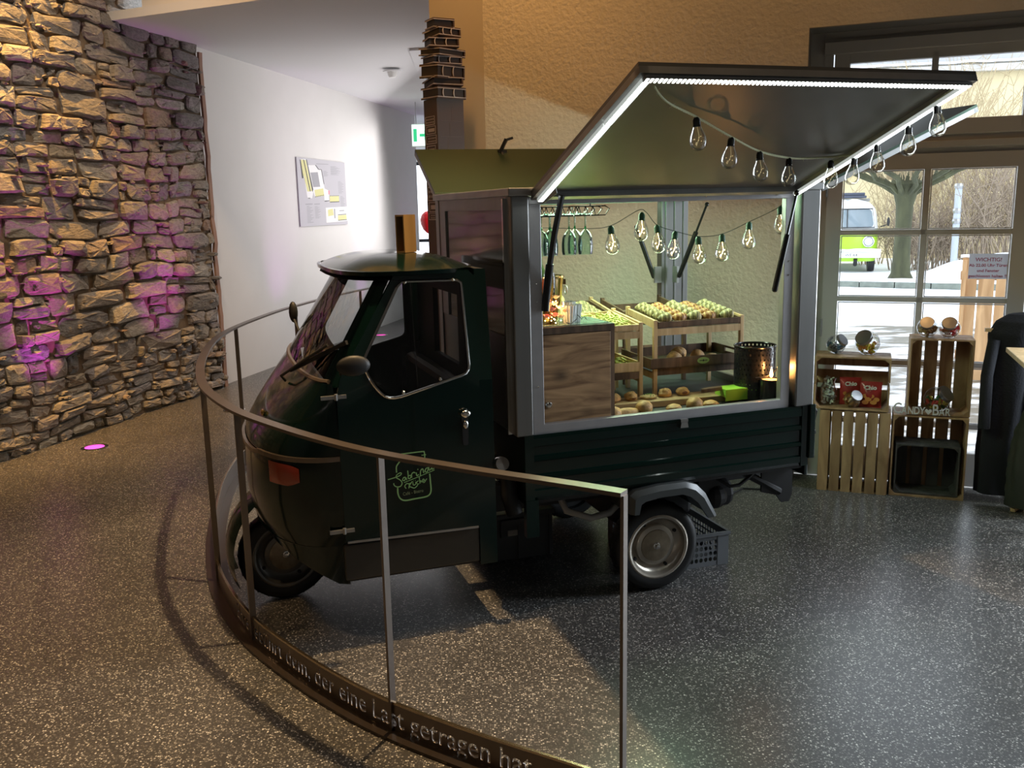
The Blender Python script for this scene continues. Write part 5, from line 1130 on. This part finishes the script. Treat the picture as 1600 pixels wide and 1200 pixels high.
# perforated crate behind the wheel
hc = thing('perforated_crate', 'grey plastic crate with honeycomb sides standing behind the rear wheel', 'crate', T(1.035, 4.15, 0) @ Matrix.Rotation(TY, 4, 'Z') @ T(-.40, 0, 0))
cw, cdp, chh = .40, .52, .165
MB().box(.005, cw - .005, .005, cdp - .005, 0, .006).build('crate_floor', M_CRATEP, hc)
def honey(w, h, holes=True):
    q = MB(); nx = int(w / .024); nzr = max(2, int(h / .026)); dx = w / nx; dz = h / nzr
    for j in range(nzr):
        for i in range(nx):
            x0 = i * dx; z0_ = j * dz; o6 = [(x0, z0_), (x0 + dx, z0_), (x0 + dx, z0_ + dz), (x0, z0_ + dz)]; cx_, cz_ = x0 + dx / 2, z0_ + dz / 2; k = .78
            i6 = [(cx_ + dx / 2 * k * cos(a) , cz_ + dz / 2 * k * sin(a)) for a in [radians(225 + 90 * t) for t in range(4)]]
            i6 = [(cx_ - dx * .36, cz_ - dz * .22), (cx_, cz_ - dz * .42), (cx_ + dx * .36, cz_ - dz * .22), (cx_ + dx * .36, cz_ + dz * .22), (cx_, cz_ + dz * .42), (cx_ - dx * .36, cz_ + dz * .22)]
            vs = [(x, 0, z) for x, z in o6 + i6]; q.add(vs, [(0, 1, 6, 5, 4) if False else (0, 1, 5), (0, 5, 4), (1, 6, 5), (1, 2, 7, 6), (2, 8, 7), (2, 3, 8), (3, 9, 8), (3, 0, 4, 9)])
    return q
for Mx, L_ in ((Matrix(), cw), (T(0, cdp, 0), cw), (RZ(90), cdp), (T(cw, 0, 0) @ RZ(90), cdp)):
    p = honey(L_ - .12, chh - .05).mesh('honeycomb_panel', M_CRATEP, M=T(.06, .0, .02)); o = bpy.data.objects.new('honeycomb_panel', p); COL.objects.link(o); o.parent = hc; o.matrix_basis = Mx
    so = o.modifiers.new('thick', 'SOLIDIFY'); so.thickness = .003
for nm, q in (('rim', MB().box(-.008, cw + .008, -.008, .006, chh - .014, chh).box(-.008, cw + .008, cdp - .006, cdp + .008, chh - .014, chh).box(-.008, .006, 0, cdp, chh - .014, chh).box(cw - .006, cw + .008, 0, cdp, chh - .014, chh)),
              ('lower_rim', MB().box(0, cw, 0, .006, 0, .02).box(0, cw, cdp - .006, cdp, 0, .02).box(0, .006, 0, cdp, 0, .02).box(cw - .006, cw, 0, cdp, 0, .02).box(0, cw, -.0, .006, chh - .035, chh - .014).box(cw - .006, cw, 0, cdp, chh - .035, chh - .014).box(0, .006, 0, cdp, chh - .035, chh - .014))): nm and q.build(nm, M_CRATEP, hc)
for (x, y) in ((0, 0), (cw - .06, 0), (0, cdp - .006), (cw - .06, cdp - .006)): MB().box(x, x + .06, y - .002, y + .006, .0, chh - .014).build('corner', M_CRATEP, hc)
for (x, y) in ((0, 0), (0, cdp - .06), (cw - .006, 0), (cw - .006, cdp - .06)): MB().box(x - .001, x + .007, y, y + .06, .0, chh - .014).build('corner', M_CRATEP, hc)
lk = thing('power_lead', 'black lead lying on the floor under the van bed', 'cable'); 
MB().tube([(.95, 5.0, .008), (1.2, 5.1, .008), (1.4, 5.3, .008), (1.62, 5.25, .008), (1.72, 5.42, .01)], .006, 6).build('lead', M_BLACK, lk, smooth=True)
# ---------------------------------------------------------------- candy bar of fruit crates by the door
QL = Vector((1.8725, 5.3086, 0)) - WALL_N * .04; QR = Vector((2.2624, 5.2064, 0)) - WALL_N * .07
def CM(Q, x, z, y=0): return frame(Q, WALL_D, WALL_N, _z) @ T(x, y, z)
def crate(label, M, W, H, D, nb, back='v', front=False, sides='v', ns=3, m=M_CRATE, gap=.012):
    c = thing('fruit_crate', label, 'crate', M); t = .009
    def slats(n, lo, hi, fn, g=gap):
        w = (hi - lo - g * (n - 1)) / n
        for i in range(n):
            a = lo + i * (w + g); fn(a, a + w).build('slat', m, c)
    ys = [D - t]
    if front: ys = [0, D - t]
    for y in ys:
        if back == 'v': slats(nb, .004, W - .004, lambda a, b: MB().box(a + RND.uniform(-.002, .002), b + RND.uniform(-.003, .002), y, y + t, .0, H))
        else: slats(nb, .004, H - .004, lambda a, b: MB().box(0, W, y, y + t, a, b + RND.uniform(-.003, .003)), .03)
    y0_, y1_ = (t if front else 0), D - t
    for z in (0, H - t): slats(2, y0_, y1_, lambda a, b: MB().box(0, W, a, b, z, z + t), .008)
    for x in (0, W - t):
        if sides == 'v': slats(ns, y0_, y1_, lambda a, b: MB().box(x, x + t, a, b, t, H - t), .015)
        else: slats(2, t, H - t, lambda a, b: MB().box(x, x + t, y0_, y1_, a, b), .03)
    for x, s_ in ((t, 1), (W - t, -1)):
        for z in (t, H - t):
            q = .026; sz = 1 if z < H / 2 else -1
            MB().prism([(x, y0_ + .002, z), (x + s_ * q, y0_ + .002, z), (x, y0_ + .002, z + sz * q)], (0, y1_ - y0_ - .004, 0)).build('corner_block', m, c)
    return c
crate('brown slatted fruit crate standing on the floor at the left, closed side outwards', CM(QL, -.015, 0), .395, .498, .235, 6, front=True)
crate('upper left fruit crate lying open, holding snack bags and a glass jar', CM(QL, -.055, .505), .42, .318, .235, 3, back='h', sides='h')
crate('lower right upright fruit crate under the candy letters, open to the front', CM(QR, -.008, 0, .002), .40, .490, .235, 5)
crate('small charcoal grey crate inside the lower right fruit crate', CM(QR, .016, .0125, .02), .346, .300, .19, 4, m=M_CRATED, gap=.022)
crate('upper right fruit crate standing on end with pale vertical slats', CM(QR, .060, .4945, .02), .335, .445, .215, 4)
# jars
M_JAR = glass('jar_glass', (.98, .985, .985), .6); M_LID = mat('brushed_steel_lid', (.34, .345, .35), .32, metal=1)
CANDY = {'blue': [(.10, .22, .36), (.6, .62, .5), (.12, .12, .14)], 'fruit': [(.55, .62, .10), (.75, .30, .06), (.75, .60, .08)], 'tan': [(.50, .33, .14), (.62, .45, .25), (.4, .22, .1)], 'red': [(.60, .05, .05), (.75, .55, .5), (.35, .12, .05)], 'mix': [(.55, .06, .05), (.65, .5, .05), (.10, .25, .10)], 'amber': [(.55, .30, .10), (.4, .2, .1), (.6, .45, .3)]}
CM_ = {k: [mat('candy_' + k, c, .35) for c in v] for k, v in CANDY.items()}
def jar(label, Q, x, z, y, r, yaw, kind, group='tilted glass candy jars'):
    M = CM(Q, x, z, y) @ RZ(yaw)
    j = thing('candy_jar', label, 'jar', M, group); tilt = RX(52)
    A = T(0, 0, r * .93) @ tilt
    MB().lathe([(.0001, -r * .80), (r * .45, -r * .80), (r * .78, -r * .62), (r * .98, -r * .18), (r, .05 * r), (r * .9, r * .42), (r * .66, r * .68), (r * .60, r * .80)], 26, A).build('glass_body', M_JAR, j, smooth=True)
    MB().lathe([(r * .63, r * .72), (r * .68, r * .74), (r * .68, r * .98), (r * .64, r * 1.02), (.0001, r * 1.03)], 26, A).build('lid', M_LID, j, smooth=True)
    q = MB(); rr = random.Random(hash(kind) % 97 if False else len(label))
    for i in range(34):
        for _ in range(20):
            p = Vector((rr.uniform(-r, r), rr.uniform(-r, r), rr.uniform(.10 * r, r * 1.05)))
            if (p - Vector((0, 0, r * .93))).length < r * .80: break
        q.c = i % 3; q.box(-.011, .011, -.007, .007, -.006, .006, T(*p) @ Matrix.Rotation(rr.uniform(0, 3), 4, 'X') @ Matrix.Rotation(rr.uniform(0, 3), 4, 'Z'))
    tag(q.build('candies', CM_[kind], j, fix=False), kind='stuff'); return j
jar('small tilted candy jar with blue wrapped sweets on the upper left crate', QL, .055, .8245, .12, .058, 60, 'blue')
jar('large tilted candy jar with yellow and orange sweets on the upper left crate', QL, .232, .8245, .12, .073, -28, 'fruit')
jar('tilted candy jar with tan sweets, left of the pair on top of the tall crate', QR, .148, .941, .10, .058, -8, 'tan')
jar('tilted candy jar with red and white sweets, right of the pair on the tall crate', QR, .262, .941, .08, .060, -6, 'red')
jar('tilted candy jar with amber sweets in front of the red snack bags', QL, .165, .5145, .045, .052, 35, 'amber')
jar('round tilted jar of colourful wrapped sweets inside the upper right crate', QR, .225, .5045, .10, .075, 55, 'mix')
# tall clear vase with wrapped white sweets
vs_ = thing('sweets_vase', 'clear glass vase full of pale wrapped sweets at the left in the crate', 'vase', CM(QL, .025, .5145, .10))
MB().lathe([(.0001, .002), (.048, .002), (.052, .01), (.050, .09), (.036, .125), (.034, .14), (.044, .165)], 24).build('glass_body', M_JAR, vs_, smooth=True)
q = MB(); M_WRAP = mat('pale_wrapper', (.50, .54, .48), .35, bump=.5, bscale=80)
for i in range(62):
    z = RND.uniform(.01, .165); r = .040 * (1 if z < .1 else .7); a = RND.uniform(0, 2 * pi); k = RND.uniform(.3, 1) * r
    q.box(-.013, .013, -.006, .006, -.005, .005, T(k * cos(a), k * sin(a), z) @ Matrix.Rotation(RND.uniform(0, 3), 4, 'Y') @ Matrix.Rotation(RND.uniform(0, 3), 4, 'Z'))
tag(q.build('wrapped_sweets', M_WRAP, vs_, fix=False), kind='stuff')
# snack bags
M_BAG = mat('red_snack_foil', (.42, .035, .03), .28, var=.25, vscale=14, bump=.5, bscale=24); M_CHIP = mat('orange_chip_print', (.72, .30, .08), .4); M_BAGW = mat('bag_white_print', (.85, .80, .78), .4)
def snack_bag(label, x, y, z, yaw, w=.125, h=.155, txt='Chio'):
    M = CM(QL, x, z, y) @ RZ(yaw) @ RX(-7); b = thing('snack_bag', label, 'snack bag', M)
    def fn(s_): return lambda a, c: ((a - .5) * w * (1 - .05 * sin(pi * c)), s_ * .024 * (sin(pi * a) ** .6 * sin(pi * min(1, max(0, (c - .05) / .9))) ** .6) * (1 + .2 * nz(a * 5, c * 5, s_ * 3)), c * h)
    MB().grid(fn(-1), 12, 14).grid(fn(1), 12, 14).build('foil_bag', M_BAG, b, smooth=True)
    for z0_ in (.001, h - .014): MB().box(-w / 2, w / 2, -.0015, .0015, z0_, z0_ + .012).build('crimped_seam', M_BAG, b)
    for k in range(6):
        a = -.03 + .015 * (k % 5); MB().lathe([(.0001, .0008), (.015, .0006), (.016, 0)], 14, T(a + .004, -.0245 + .001 * k, .032 + .018 * (k % 3)) @ RX(90) @ RY(RND.uniform(-12, 12)) @ Matrix.Diagonal((1.2, .8, 1, 1))).build('printed_chip', M_CHIP, b)
    text_obj('lettering', txt, .034, T(0, -.0255, h * .70) @ RX(90) @ RZ(3), M_BAGW, b, offset=.0015); return b
snack_bag('shiny red snack bag with white lettering standing at the right in the crate', .262, .06, .5155, -4)
snack_bag('red and orange snack bag behind the amber candy jar', .150, .12, .5155, 8, h=.165)
# candy bar letters
cl = thing('letter_sign', 'pale freestanding CANDY BAR letters with a heart on the crate edge', 'letters', CM(QR, 0, .4995, -.0))
ML_ = mat('pale_letter_paint', (.60, .58, .54), .5)
x_ = -.012
for ch, s_ in (('C', .092), ('A', .062), ('N', .062), ('D', .062), ('Y', .062), ('♥', .03), ('B', .092), ('A', .062), ('R', .062)):
    if ch == '♥':
        h_ = [(0, -.016), (.018, .004), (.016, .014), (.008, .016), (0, .008), (-.008, .016), (-.016, .014), (-.018, .004)]
        MB().prism([(x_ + .016 + a, -.004, .018 + b) for a, b in h_], (0, .008, 0)).build('heart', ML_, cl); x_ += .034; continue
    o = text_obj('letter', ch, s_, T(x_, .0, .001) @ RX(90), ML_, cl, sx=.72, align='LEFT', ext=.004, offset=.0008)
    w_ = max(v.co.x for v in o.data.vertices) - x_; x_ += w_ + .001
# coats on a stand at the right
rk = thing('coat_stand', 'pale wooden coat stand mostly hidden under the coats at the right edge', 'coat stand', T(2.86, 4.93, 0) @ RZ(-21))
MB().tube([(.06, .0, .02), (.05, 0, 1.14)], .014, 10).build('pole', M_PINE, rk, smooth=True); MB().bar((-.22, 0, 1.0), (.30, 0, 1.0), .025, .02).build('hanger_bar', M_PINE, rk)
for a in (0, 120, 240): MB().bar((.06, 0, .03), (.06 + .18 * cos(radians(a)), .18 * sin(radians(a)), .0125), .025, .02).build('foot', M_PINE, rk)
def coat(name, label, M, prof, m, folds=5, amp=.012, quilt=0, cat='coat'):
    def fn(a, b):
        k = b * (len(prof) - 1); i = min(int(k), len(prof) - 2); t = k - i; p = [prof[i][j] * (1 - t) + prof[i + 1][j] * t for j in range(5)]
        z, cx_, cy_, rx, ry = p; th = a * 2 * pi; f = 1 + amp / .1 * sin(th * folds + z * 3) * .5 + .10 * nz(cos(th) * 2, sin(th) * 2, z * 4)
        if quilt: f *= 1 + .045 * abs(sin(z * pi / quilt))
        return (cx_ + rx * cos(th) * f, cy_ + ry * sin(th) * f, z)
    m_ = MB(); m_.grid(fn, 48, 60, wrap=True)
    o = thing(name, label, cat, M); m_.build('coat_body', m, o, smooth=True); return o
M_COATB = mat('black_wool', (.010, .011, .016), .85, bump=.3, bscale=90); M_COATG = mat('dark_olive_nylon', (.040, .045, .035), .55, var=.2, vscale=10)
c1 = coat('black_coat', 'black coat hanging at the right edge, behind the padded jacket', T(2.80, 4.98, 0) @ RZ(-21), [(.05, -.02, .02, .11, .07), (.3, -.02, .02, .115, .08), (.6, -.01, .02, .115, .08), (.85, .0, .01, .13, .09), (.98, .02, 0, .15, .095), (1.05, .05, 0, .14, .09), (1.09, .07, 0, .10, .06), (1.10, .07, 0, .02, .02)], M_COATB)
MB().tube([(-.10, -.06, .95), (-.125, -.085, .75), (-.12, -.09, .45)], .032, 10).build('sleeve', M_COATB, c1, smooth=True)
MB().sphere((-.125, -.078, .70), .010).build('button', M_CHROME, c1)
c2 = coat('padded_jacket', 'dark olive quilted jacket hanging lowest at the right edge', T(2.90, 4.78, 0) @ RZ(-21), [(.03, 0, 0, .15, .07), (.25, 0, 0, .155, .08), (.45, .01, 0, .15, .08), (.6, .03, 0, .125, .08), (.72, .05, .01, .10, .07), (.82, .07, .02, .06, .05), (.84, .07, .02, .01, .01)], M_COATG, folds=3, amp=.008, quilt=.085, cat='jacket')
MB().tube([(.13, -.05, .72), (.19, -.08, .5), (.20, -.09, .12)], .05, 12).build('sleeve', M_COATG, c2, smooth=True)
tb = thing('side_table', 'pale wooden table corner cut off by the right edge of the photo', 'table', T(2.40, 4.16, 0) @ RZ(-20))
MB().box(0, .8, -.02, .5, .935, .96).build('table_top', M_PINE, tb, bevel=.003)
for x, y in ((.30, .02), (.76, .02), (.30, .44), (.76, .44)): MB().bar((x, y, 0), (x, y, .935), .04, .04).build('leg', M_PINE, tb)
bgs = thing('shoulder_bag', 'brown leather shoulder bag hanging by its strap at the right edge', 'bag', T(2.83, 4.67, 0) @ RZ(-20))
MB().tube([(-.0, .0, .96), (.006, -.01, .60), (.03, -.02, .42)], .005, 6).tube([(.10, .0, .96), (.10, -.01, .60), (.09, -.02, .42)], .005, 6).build('strap', mat('tan_leather', (.40, .22, .10), .5), bgs, smooth=True)
MB().prism(rounded([(-.005, -.05, .42), (.16, -.05, .42), (.16, -.05, .27), (.10, -.05, .22), (.02, -.05, .24), (-.005, -.05, .32)], .04), (0, .06, 0)).build('bag_body', mat('brown_leather', (.16, .08, .04), .5), bgs, bevel=.01, smooth=True)

# ---------------------------------------------------------------- outside
gy = -.12
struct('ground_snow', MB().grid(lambda a, b: (lambda x, y: (x, y, gy + .10 * max(0, nz(x * .35, y * .35)) * min(1, max(0, (y - 9) / 6)) + (.02 * nz(x * 2, y * 2) if y > 8 else -.0)))(-2 + 40 * a, 4.35 - 0 + 36 * b if False else (5.6 - .388 * ((-2 + 40 * a) - 1.35)) + .40 + 36 * b), 80, 80), None or M_SNOW, fix=False)
pvm = bpy.data.materials.new('wet_snowy_paving'); pvm.use_nodes = True; nt = pvm.node_tree; bb = nt.nodes['Principled BSDF']
tc = nt.nodes.new('ShaderNodeTexCoord'); n1 = nt.nodes.new('ShaderNodeTexNoise'); n1.inputs['Scale'].default_value = 1.6; n1.inputs['Detail'].default_value = 9; n1.inputs['Roughness'].default_value = .65
mp3 = nt.nodes.new('ShaderNodeMapping'); mp3.inputs['Scale'].default_value = (.6, 1.6, 1); nt.links.new(tc.outputs['Object'], mp3.inputs[0]); nt.links.new(mp3.outputs[0], n1.inputs[0])
r1 = nt.nodes.new('ShaderNodeValToRGB'); r1.color_ramp.elements[0].position = .48; r1.color_ramp.elements[0].color = (.13, .12, .095, 1); r1.color_ramp.elements[1].position = .60; r1.color_ramp.elements[1].color = (.8, .82, .86, 1)
nt.links.new(n1.outputs[0], r1.inputs[0]); nt.links.new(r1.outputs[0], bb.inputs['Base Color']); bb.inputs['Roughness'].default_value = .4
OM = frame(WALL_A, WALL_D, WALL_N, _z)
struct('paving', MB().box(-1, 9, .42, 8.6, gy - .02, gy + .045), pvm, OM)
pv = MB()                                       # rows of kerb-like setts, far from the door
kb = thing('stone_kerb', 'low grey concrete kerb half covered with snow before the tree', 'kerb', T(8.55, 19.6, gy) @ RZ(-30))
for i in range(5): MB().box(-1.6 + i * .72, -.90 + i * .72, -.2, .25, 0, .13).build('kerb_stone', mat('weathered_concrete', (.16, .18, .15), .8, var=.3) if 'weathered_concrete' not in bpy.data.materials else bpy.data.materials['weathered_concrete'], kb)
MB().grid(lambda a, b: (-1.7 + 3.8 * a, -.16 + .5 * b, .12 + .07 * sin(pi * b) + .04 * nz(a * 9, b * 3)), 30, 4).build('snow_cap', M_SNOW, kb, smooth=True)
sp_ = MB().grid(lambda a, b: (9.9 + 3.4 * a, 19.2 + 3.2 * b, gy + .62 * (sin(pi * a) ** .5) * (sin(pi * b) ** .5) * (1 + .25 * nz(a * 5, b * 5))), 30, 20).build('snow_heap', M_SNOW, None, smooth=True, fix=False)
tag(sp_, 'heap of shovelled snow right of the pollarded tree outside', 'snow', kind='stuff')
# pollarded tree
M_BARK = mat('mossy_bark', (.055, .058, .026), .9, var=.45, vscale=5, bump=.8, bscale=14, stretch=(1, 1, .25)); M_TWIG = mat('twig_brown', (.27, .21, .15), .8); M_TWIGY = mat('ochre_twigs', (.36, .28, .16), .8)
tr = thing('pollard_tree', 'pollarded tree with mossy trunk and umbrella of twigs seen through the door', 'tree', T(9.45, 21.9, gy))
MB().lathe([(.30, 0), (.22, .15), (.195, .5), (.18, 1.3), (.195, 1.75), (.27, 2.05), (.36, 2.25), (.26, 2.45), (.05, 2.55)], 16).build('trunk', M_BARK, tr, smooth=True)
q = MB()
for i in range(11):
    a = i * 2 * pi / 11; P = [(.15 * cos(a), .15 * sin(a), 1.98)]; r = .5
    for k in range(4): P.append(((.15 + .32 * (k + 1)) * cos(a) + RND.uniform(-.1, .1), (.15 + .32 * (k + 1)) * sin(a) + RND.uniform(-.1, .1), 2.05 + .16 * (k + 1)))
    q.tube(P, .06, 6)
q.build('branches', M_BARK, tr, smooth=True)
q = MB()
for i in range(230):
    a = RND.uniform(0, 2 * pi); r = RND.uniform(.1, 1.5); z = 2.22 + .32 * r; L = RND.uniform(.5, 2.4)
    p = Vector((r * cos(a), r * sin(a), z)); d = Vector((.45 * cos(a) + RND.uniform(-.25, .25), .45 * sin(a) + RND.uniform(-.25, .25), 1)).normalized(); q.bar(p, p + d * L, .016, .016)
tag(q.build('twigs', M_TWIGY, tr, fix=False), kind='stuff')
# shrubs
def shrub(label, x, y, w, d, h, n, m, seed):
    rr = random.Random(seed); s_ = thing('bare_shrub', label, 'shrub', T(x, y, gy)); q = MB()
    for i in range(n):
        bx, by = rr.uniform(-w / 2, w / 2), rr.uniform(-d / 2, d / 2); p = Vector((bx, by, 0)); dv = Vector((rr.uniform(-.35, .35), rr.uniform(-.3, .3), 1))
        hh = h * rr.uniform(.55, 1.05); k = 5
        for j in range(k):
            nx_ = p + dv.normalized() * (hh / k); q.bar(p, nx_, .018 * (1 - j * .13), .018 * (1 - j * .13))
            if j: 
                for _ in range(3): e = nx_ + Vector((rr.uniform(-.4, .4), rr.uniform(-.3, .3), rr.uniform(.05, .4))); q.bar(nx_, e, .009, .009)
            p = nx_; dv += Vector((rr.uniform(-.3, .3), rr.uniform(-.3, .3), 0))
    tag(q.build('stems', m, s_, fix=False), kind='stuff')
shrub('dense bare brown hedge shrub at the right outside the door', 14.6, 24.2, 5.5, 1.8, 3.4, 230, M_TWIG, 1)
shrub('low scrubby bare shrub behind the tree trunk outside', 11.3, 24.6, 1.9, 1.0, 1.7, 100, M_TWIG, 2)
shrub('thin bare shrub between the green van and the tree outside', 10.9, 27.4, 1.0, .8, 2.4, 24, M_TWIGY, 3)
for i, (x, y, h, lab) in enumerate(((14.15, 22.3, 2.85, 'tall grey metal post in the middle of the hedge outside'), (11.45, 23.4, 2.2, 'slimmer grey metal post left of the hedge, near the glazing bar'))):
    p = thing('metal_post', lab, 'post', T(x, y, gy)); MB().tube([(0, 0, 0), (0, 0, h)], .085, 10).build('pole', mat('galvanised_steel', (.42, .46, .50), .5), p, smooth=True)
    for zc in (h * .6, h * .72, h): MB().lathe([(.10, -.06), (.115, 0), (.10, .06), (.0001, .07)], 10, T(0, 0, zc)).build('collar', M_ALUD, p)
# yellow building
bw = thing('yellow_building', 'pale yellow building with upper windows and snowy ledge beyond the courtyard', 'building', T(9.6, 30.5, gy) @ RZ(-12))
M_YB = mat('pale_yellow_render', (.70, .60, .37), .8, var=.06, vscale=.6)
MB().box(-2, 16, 0, .5, 0, 5.75).build('wall', M_YB, bw); MB().box(-2, 16, -.35, .1, 5.75, 5.95).build('ledge', M_FRAME, bw); MB().grid(lambda a, b: (-2 + 18 * a, -.4 + .6 * b, 5.95 + .16 * sin(pi * (.1 + .8 * b)) + .05 * nz(a * 30, 0)), 80, 3).build('snow_on_ledge', M_SNOW, bw)
MB().box(-2, 16, .4, .8, 5.95, 9.5).build('upper_wall', mat('grey_upper_wall', (.42, .42, .42), .8), bw)
for i in range(5):
    x = 1.6 + i * 2.6; wn_ = MB().box(x, x + 1.5, .33, .40, 6.5, 8.2).build('window', mat('white_window', (.75, .76, .78), .5) if 'white_window' not in bpy.data.materials else bpy.data.materials['white_window'], bw)
    for k in (0, 1): MB().box(x + .10 + k * .70, x + .70 + k * .70, .325, .335, 6.62, 8.08).build('pane', mat('dark_pane', (.18, .22, .27), .1) if 'dark_pane' not in bpy.data.materials else bpy.data.materials['dark_pane'], wn_)
MB().tube([(1.2, -.1, 0), (1.2, -.1, 5.7)], .07, 10).build('downpipe', mat('pipe_grey', (.5, .52, .55), .5), bw)
# leafless bushy crown close behind the tree, filling the fanlight
shrub('tall ochre broom-like twigs of the tree row high behind the fanlight', 14.2, 28.3, 4.6, 1.2, 6.9, 150, M_TWIGY, 9)
# lime green camper van, front towards the door
kv = thing('camper_van', 'lime green and white old camper van parked outside, left part of the door view', 'van', T(8.95, 24.2, gy) @ RZ(-17))
M_LG = mat('lime_car_paint', (.36, .62, .03), .25, coat=.6); M_WP = mat('white_car_paint', (.8, .82, .83), .3, coat=.5)
def vsec(z):
    k = [(.22, .80), (.45, .86), (1.05, .86), (1.15, .85), (1.55, .80), (1.72, .74), (1.86, .58), (1.93, .30)]
    for a, b in zip(k, k[1:]):
        if z <= b[0]: t = (z - a[0]) / (b[0] - a[0]); return a[1] + (b[1] - a[1]) * t
    return .3
def vfront(z): return -(.0 if z < 1.1 else (z - 1.1) * .32 if z < 1.75 else .208 + (z - 1.75) * 1.6)
def vbody(z0_, z1_, n, m, nm):
    def fn(a, b):
        z = z0_ + (z1_ - z0_) * b; w_ = vsec(z); th = -pi + a * 2 * pi; e = .38
        x = w_ * (1 if cos(th) > 0 else -1) * abs(cos(th)) ** e; y = sin(th); yy = (-vfront(z) if y < 0 else 4.2 + vfront(z)) if False else (2.1 + (2.1 + vfront(z)) * (1 if y > 0 else -1) * abs(y) ** e)
        return (x, yy, z)
    return MB().grid(fn, 56, n, wrap=True).build(nm, m, kv, smooth=True)
vbody(.30, 1.12, 6, M_LG, 'lower_body'); vbody(1.12, 1.93, 10, M_WP, 'upper_body')
MB().grid(lambda a, b: (.30 * cos(a * 2 * pi) * b * 1.0, 2.1 + 1.75 * sin(a * 2 * pi) * b, 1.935), 20, 1, wrap=True).build('roof_panel', M_WP, kv)
wsm = mat('dark_windscreen', (.22, .27, .30), .08, coat=.6)
MB().prism(rounded([(-.66, -.02, 1.20), (.66, -.02, 1.20), (.60, .14, 1.66), (-.60, .14, 1.66)], .10), (0, .02, .0)).build('windscreen', wsm, kv)
wq_ = MB().tube([(-.68 , -.03, 1.19), (.68, -.03, 1.19), (.62, .135, 1.67), (-.62, .135, 1.67)], .015, 6, closed=True); wq_.build('windscreen_seal', M_BLACK, kv)
MB().bar((0, -.03, 1.2), (0, .13, 1.66), .02, .02).build('centre_bar', M_BLACK, kv)
for s_ in (-1, 1):
    MB().lathe([(.0001, .05), (.09, .035), (.115, .01), (.125, 0)], 24, T(s_ * .55, .015, .82) @ RX(90)).build('headlight', mat('headlight_glass', (.62, .66, .68), .1, coat=1) if 'headlight_glass' not in bpy.data.materials else bpy.data.materials['headlight_glass'], kv, smooth=True)
    MB().lathe([(.125, -.01), (.145, .02), (.125, .03)], 24, T(s_ * .55, .01, .82) @ RX(90)).build('headlight_ring', M_CHROME, kv, smooth=True)
    MB().lathe([(.20, -.09), (.31, -.08), (.32, 0), (.31, .08), (.2, .09)], 24, T(s_ * .68, .65, .32) @ RY(90)).build('wheel', M_BLACK, kv, smooth=True)
    MB().tube([(s_ * .84, .18, 1.2), (s_ * .98, .10, 1.25)], .015, 6).sphere((s_ * 1.02, .10, 1.33), .08, (.5, .5, 1.5)).build('wing_mirror', M_DARK, kv, smooth=True)
MB().box(-.86, .86, -.12, .06, .40, .56).build('bumper', M_WP, kv, bevel=.03); MB().grid(lambda a, b: (-.86 + 1.72 * a, -.14 + .2 * b, .56 + .07 * sin(pi * b) + .02 * nz(a * 8, b)), 20, 4).build('snow_on_bumper', M_SNOW, kv)
np_ = MB().box(-.16, .42, -.135, -.12, .42, .535).build('number_plate', M_WP, kv); text_obj('plate_lettering', 'WE 64', .11, T(.13, -.137, .44) @ RX(90), M_BLACK, np_)
MB().tube([(-.25, -.02, .36), (-.25, .1, .2)], .05).tube([(.25, -.02, .36), (.25, .1, .2)], .05).build('towing_gear', M_BLACK, kv)
MB().box(-.5, .5, .7, 1.9, 1.95, 2.02).box(-.46, .46, .75, 1.8, 2.02, 2.10).build('roof_load', mat('dark_roof_load', (.06, .07, .10), .6), kv, bevel=.02)
for y_ in (.9, 1.7): MB().bar((-.6, y_, 1.90), (.6, y_, 1.90), .04, .08).build('rack_bar', M_ALUD, kv)
# tan timber screen close outside
ts = thing('timber_screen', 'tan upright timber screen standing just outside the right half of the door', 'timber screen', T(4.52, 9.05, gy) @ RZ(-25))
M_TS = wood('tan_timber', (.42, .24, .11), (.66, .42, .22), .7, (5, 5, .8), 1.6)
for i in range(5):
    x = i * .155; MB().box(x, x + .14, 0, .03, .02, 1.27 + RND.uniform(-.01, .01)).build('board', M_TS, ts)
for z_ in (.25, 1.05): MB().box(-.01, .80, .03, .06, z_, z_ + .09).build('cross_rail', M_TS, ts)
MB().box(.0, .04, -.03, 0, 0, 1.25).build('edge_post', M_TS, ts)
MB().grid(lambda a, b: (-.02 + .82 * a, -.01 + .07 * b, 1.275 + .03 * sin(pi * b) + .01 * nz(a * 9, 0)), 16, 3).build('snow_strip', M_SNOW, ts)
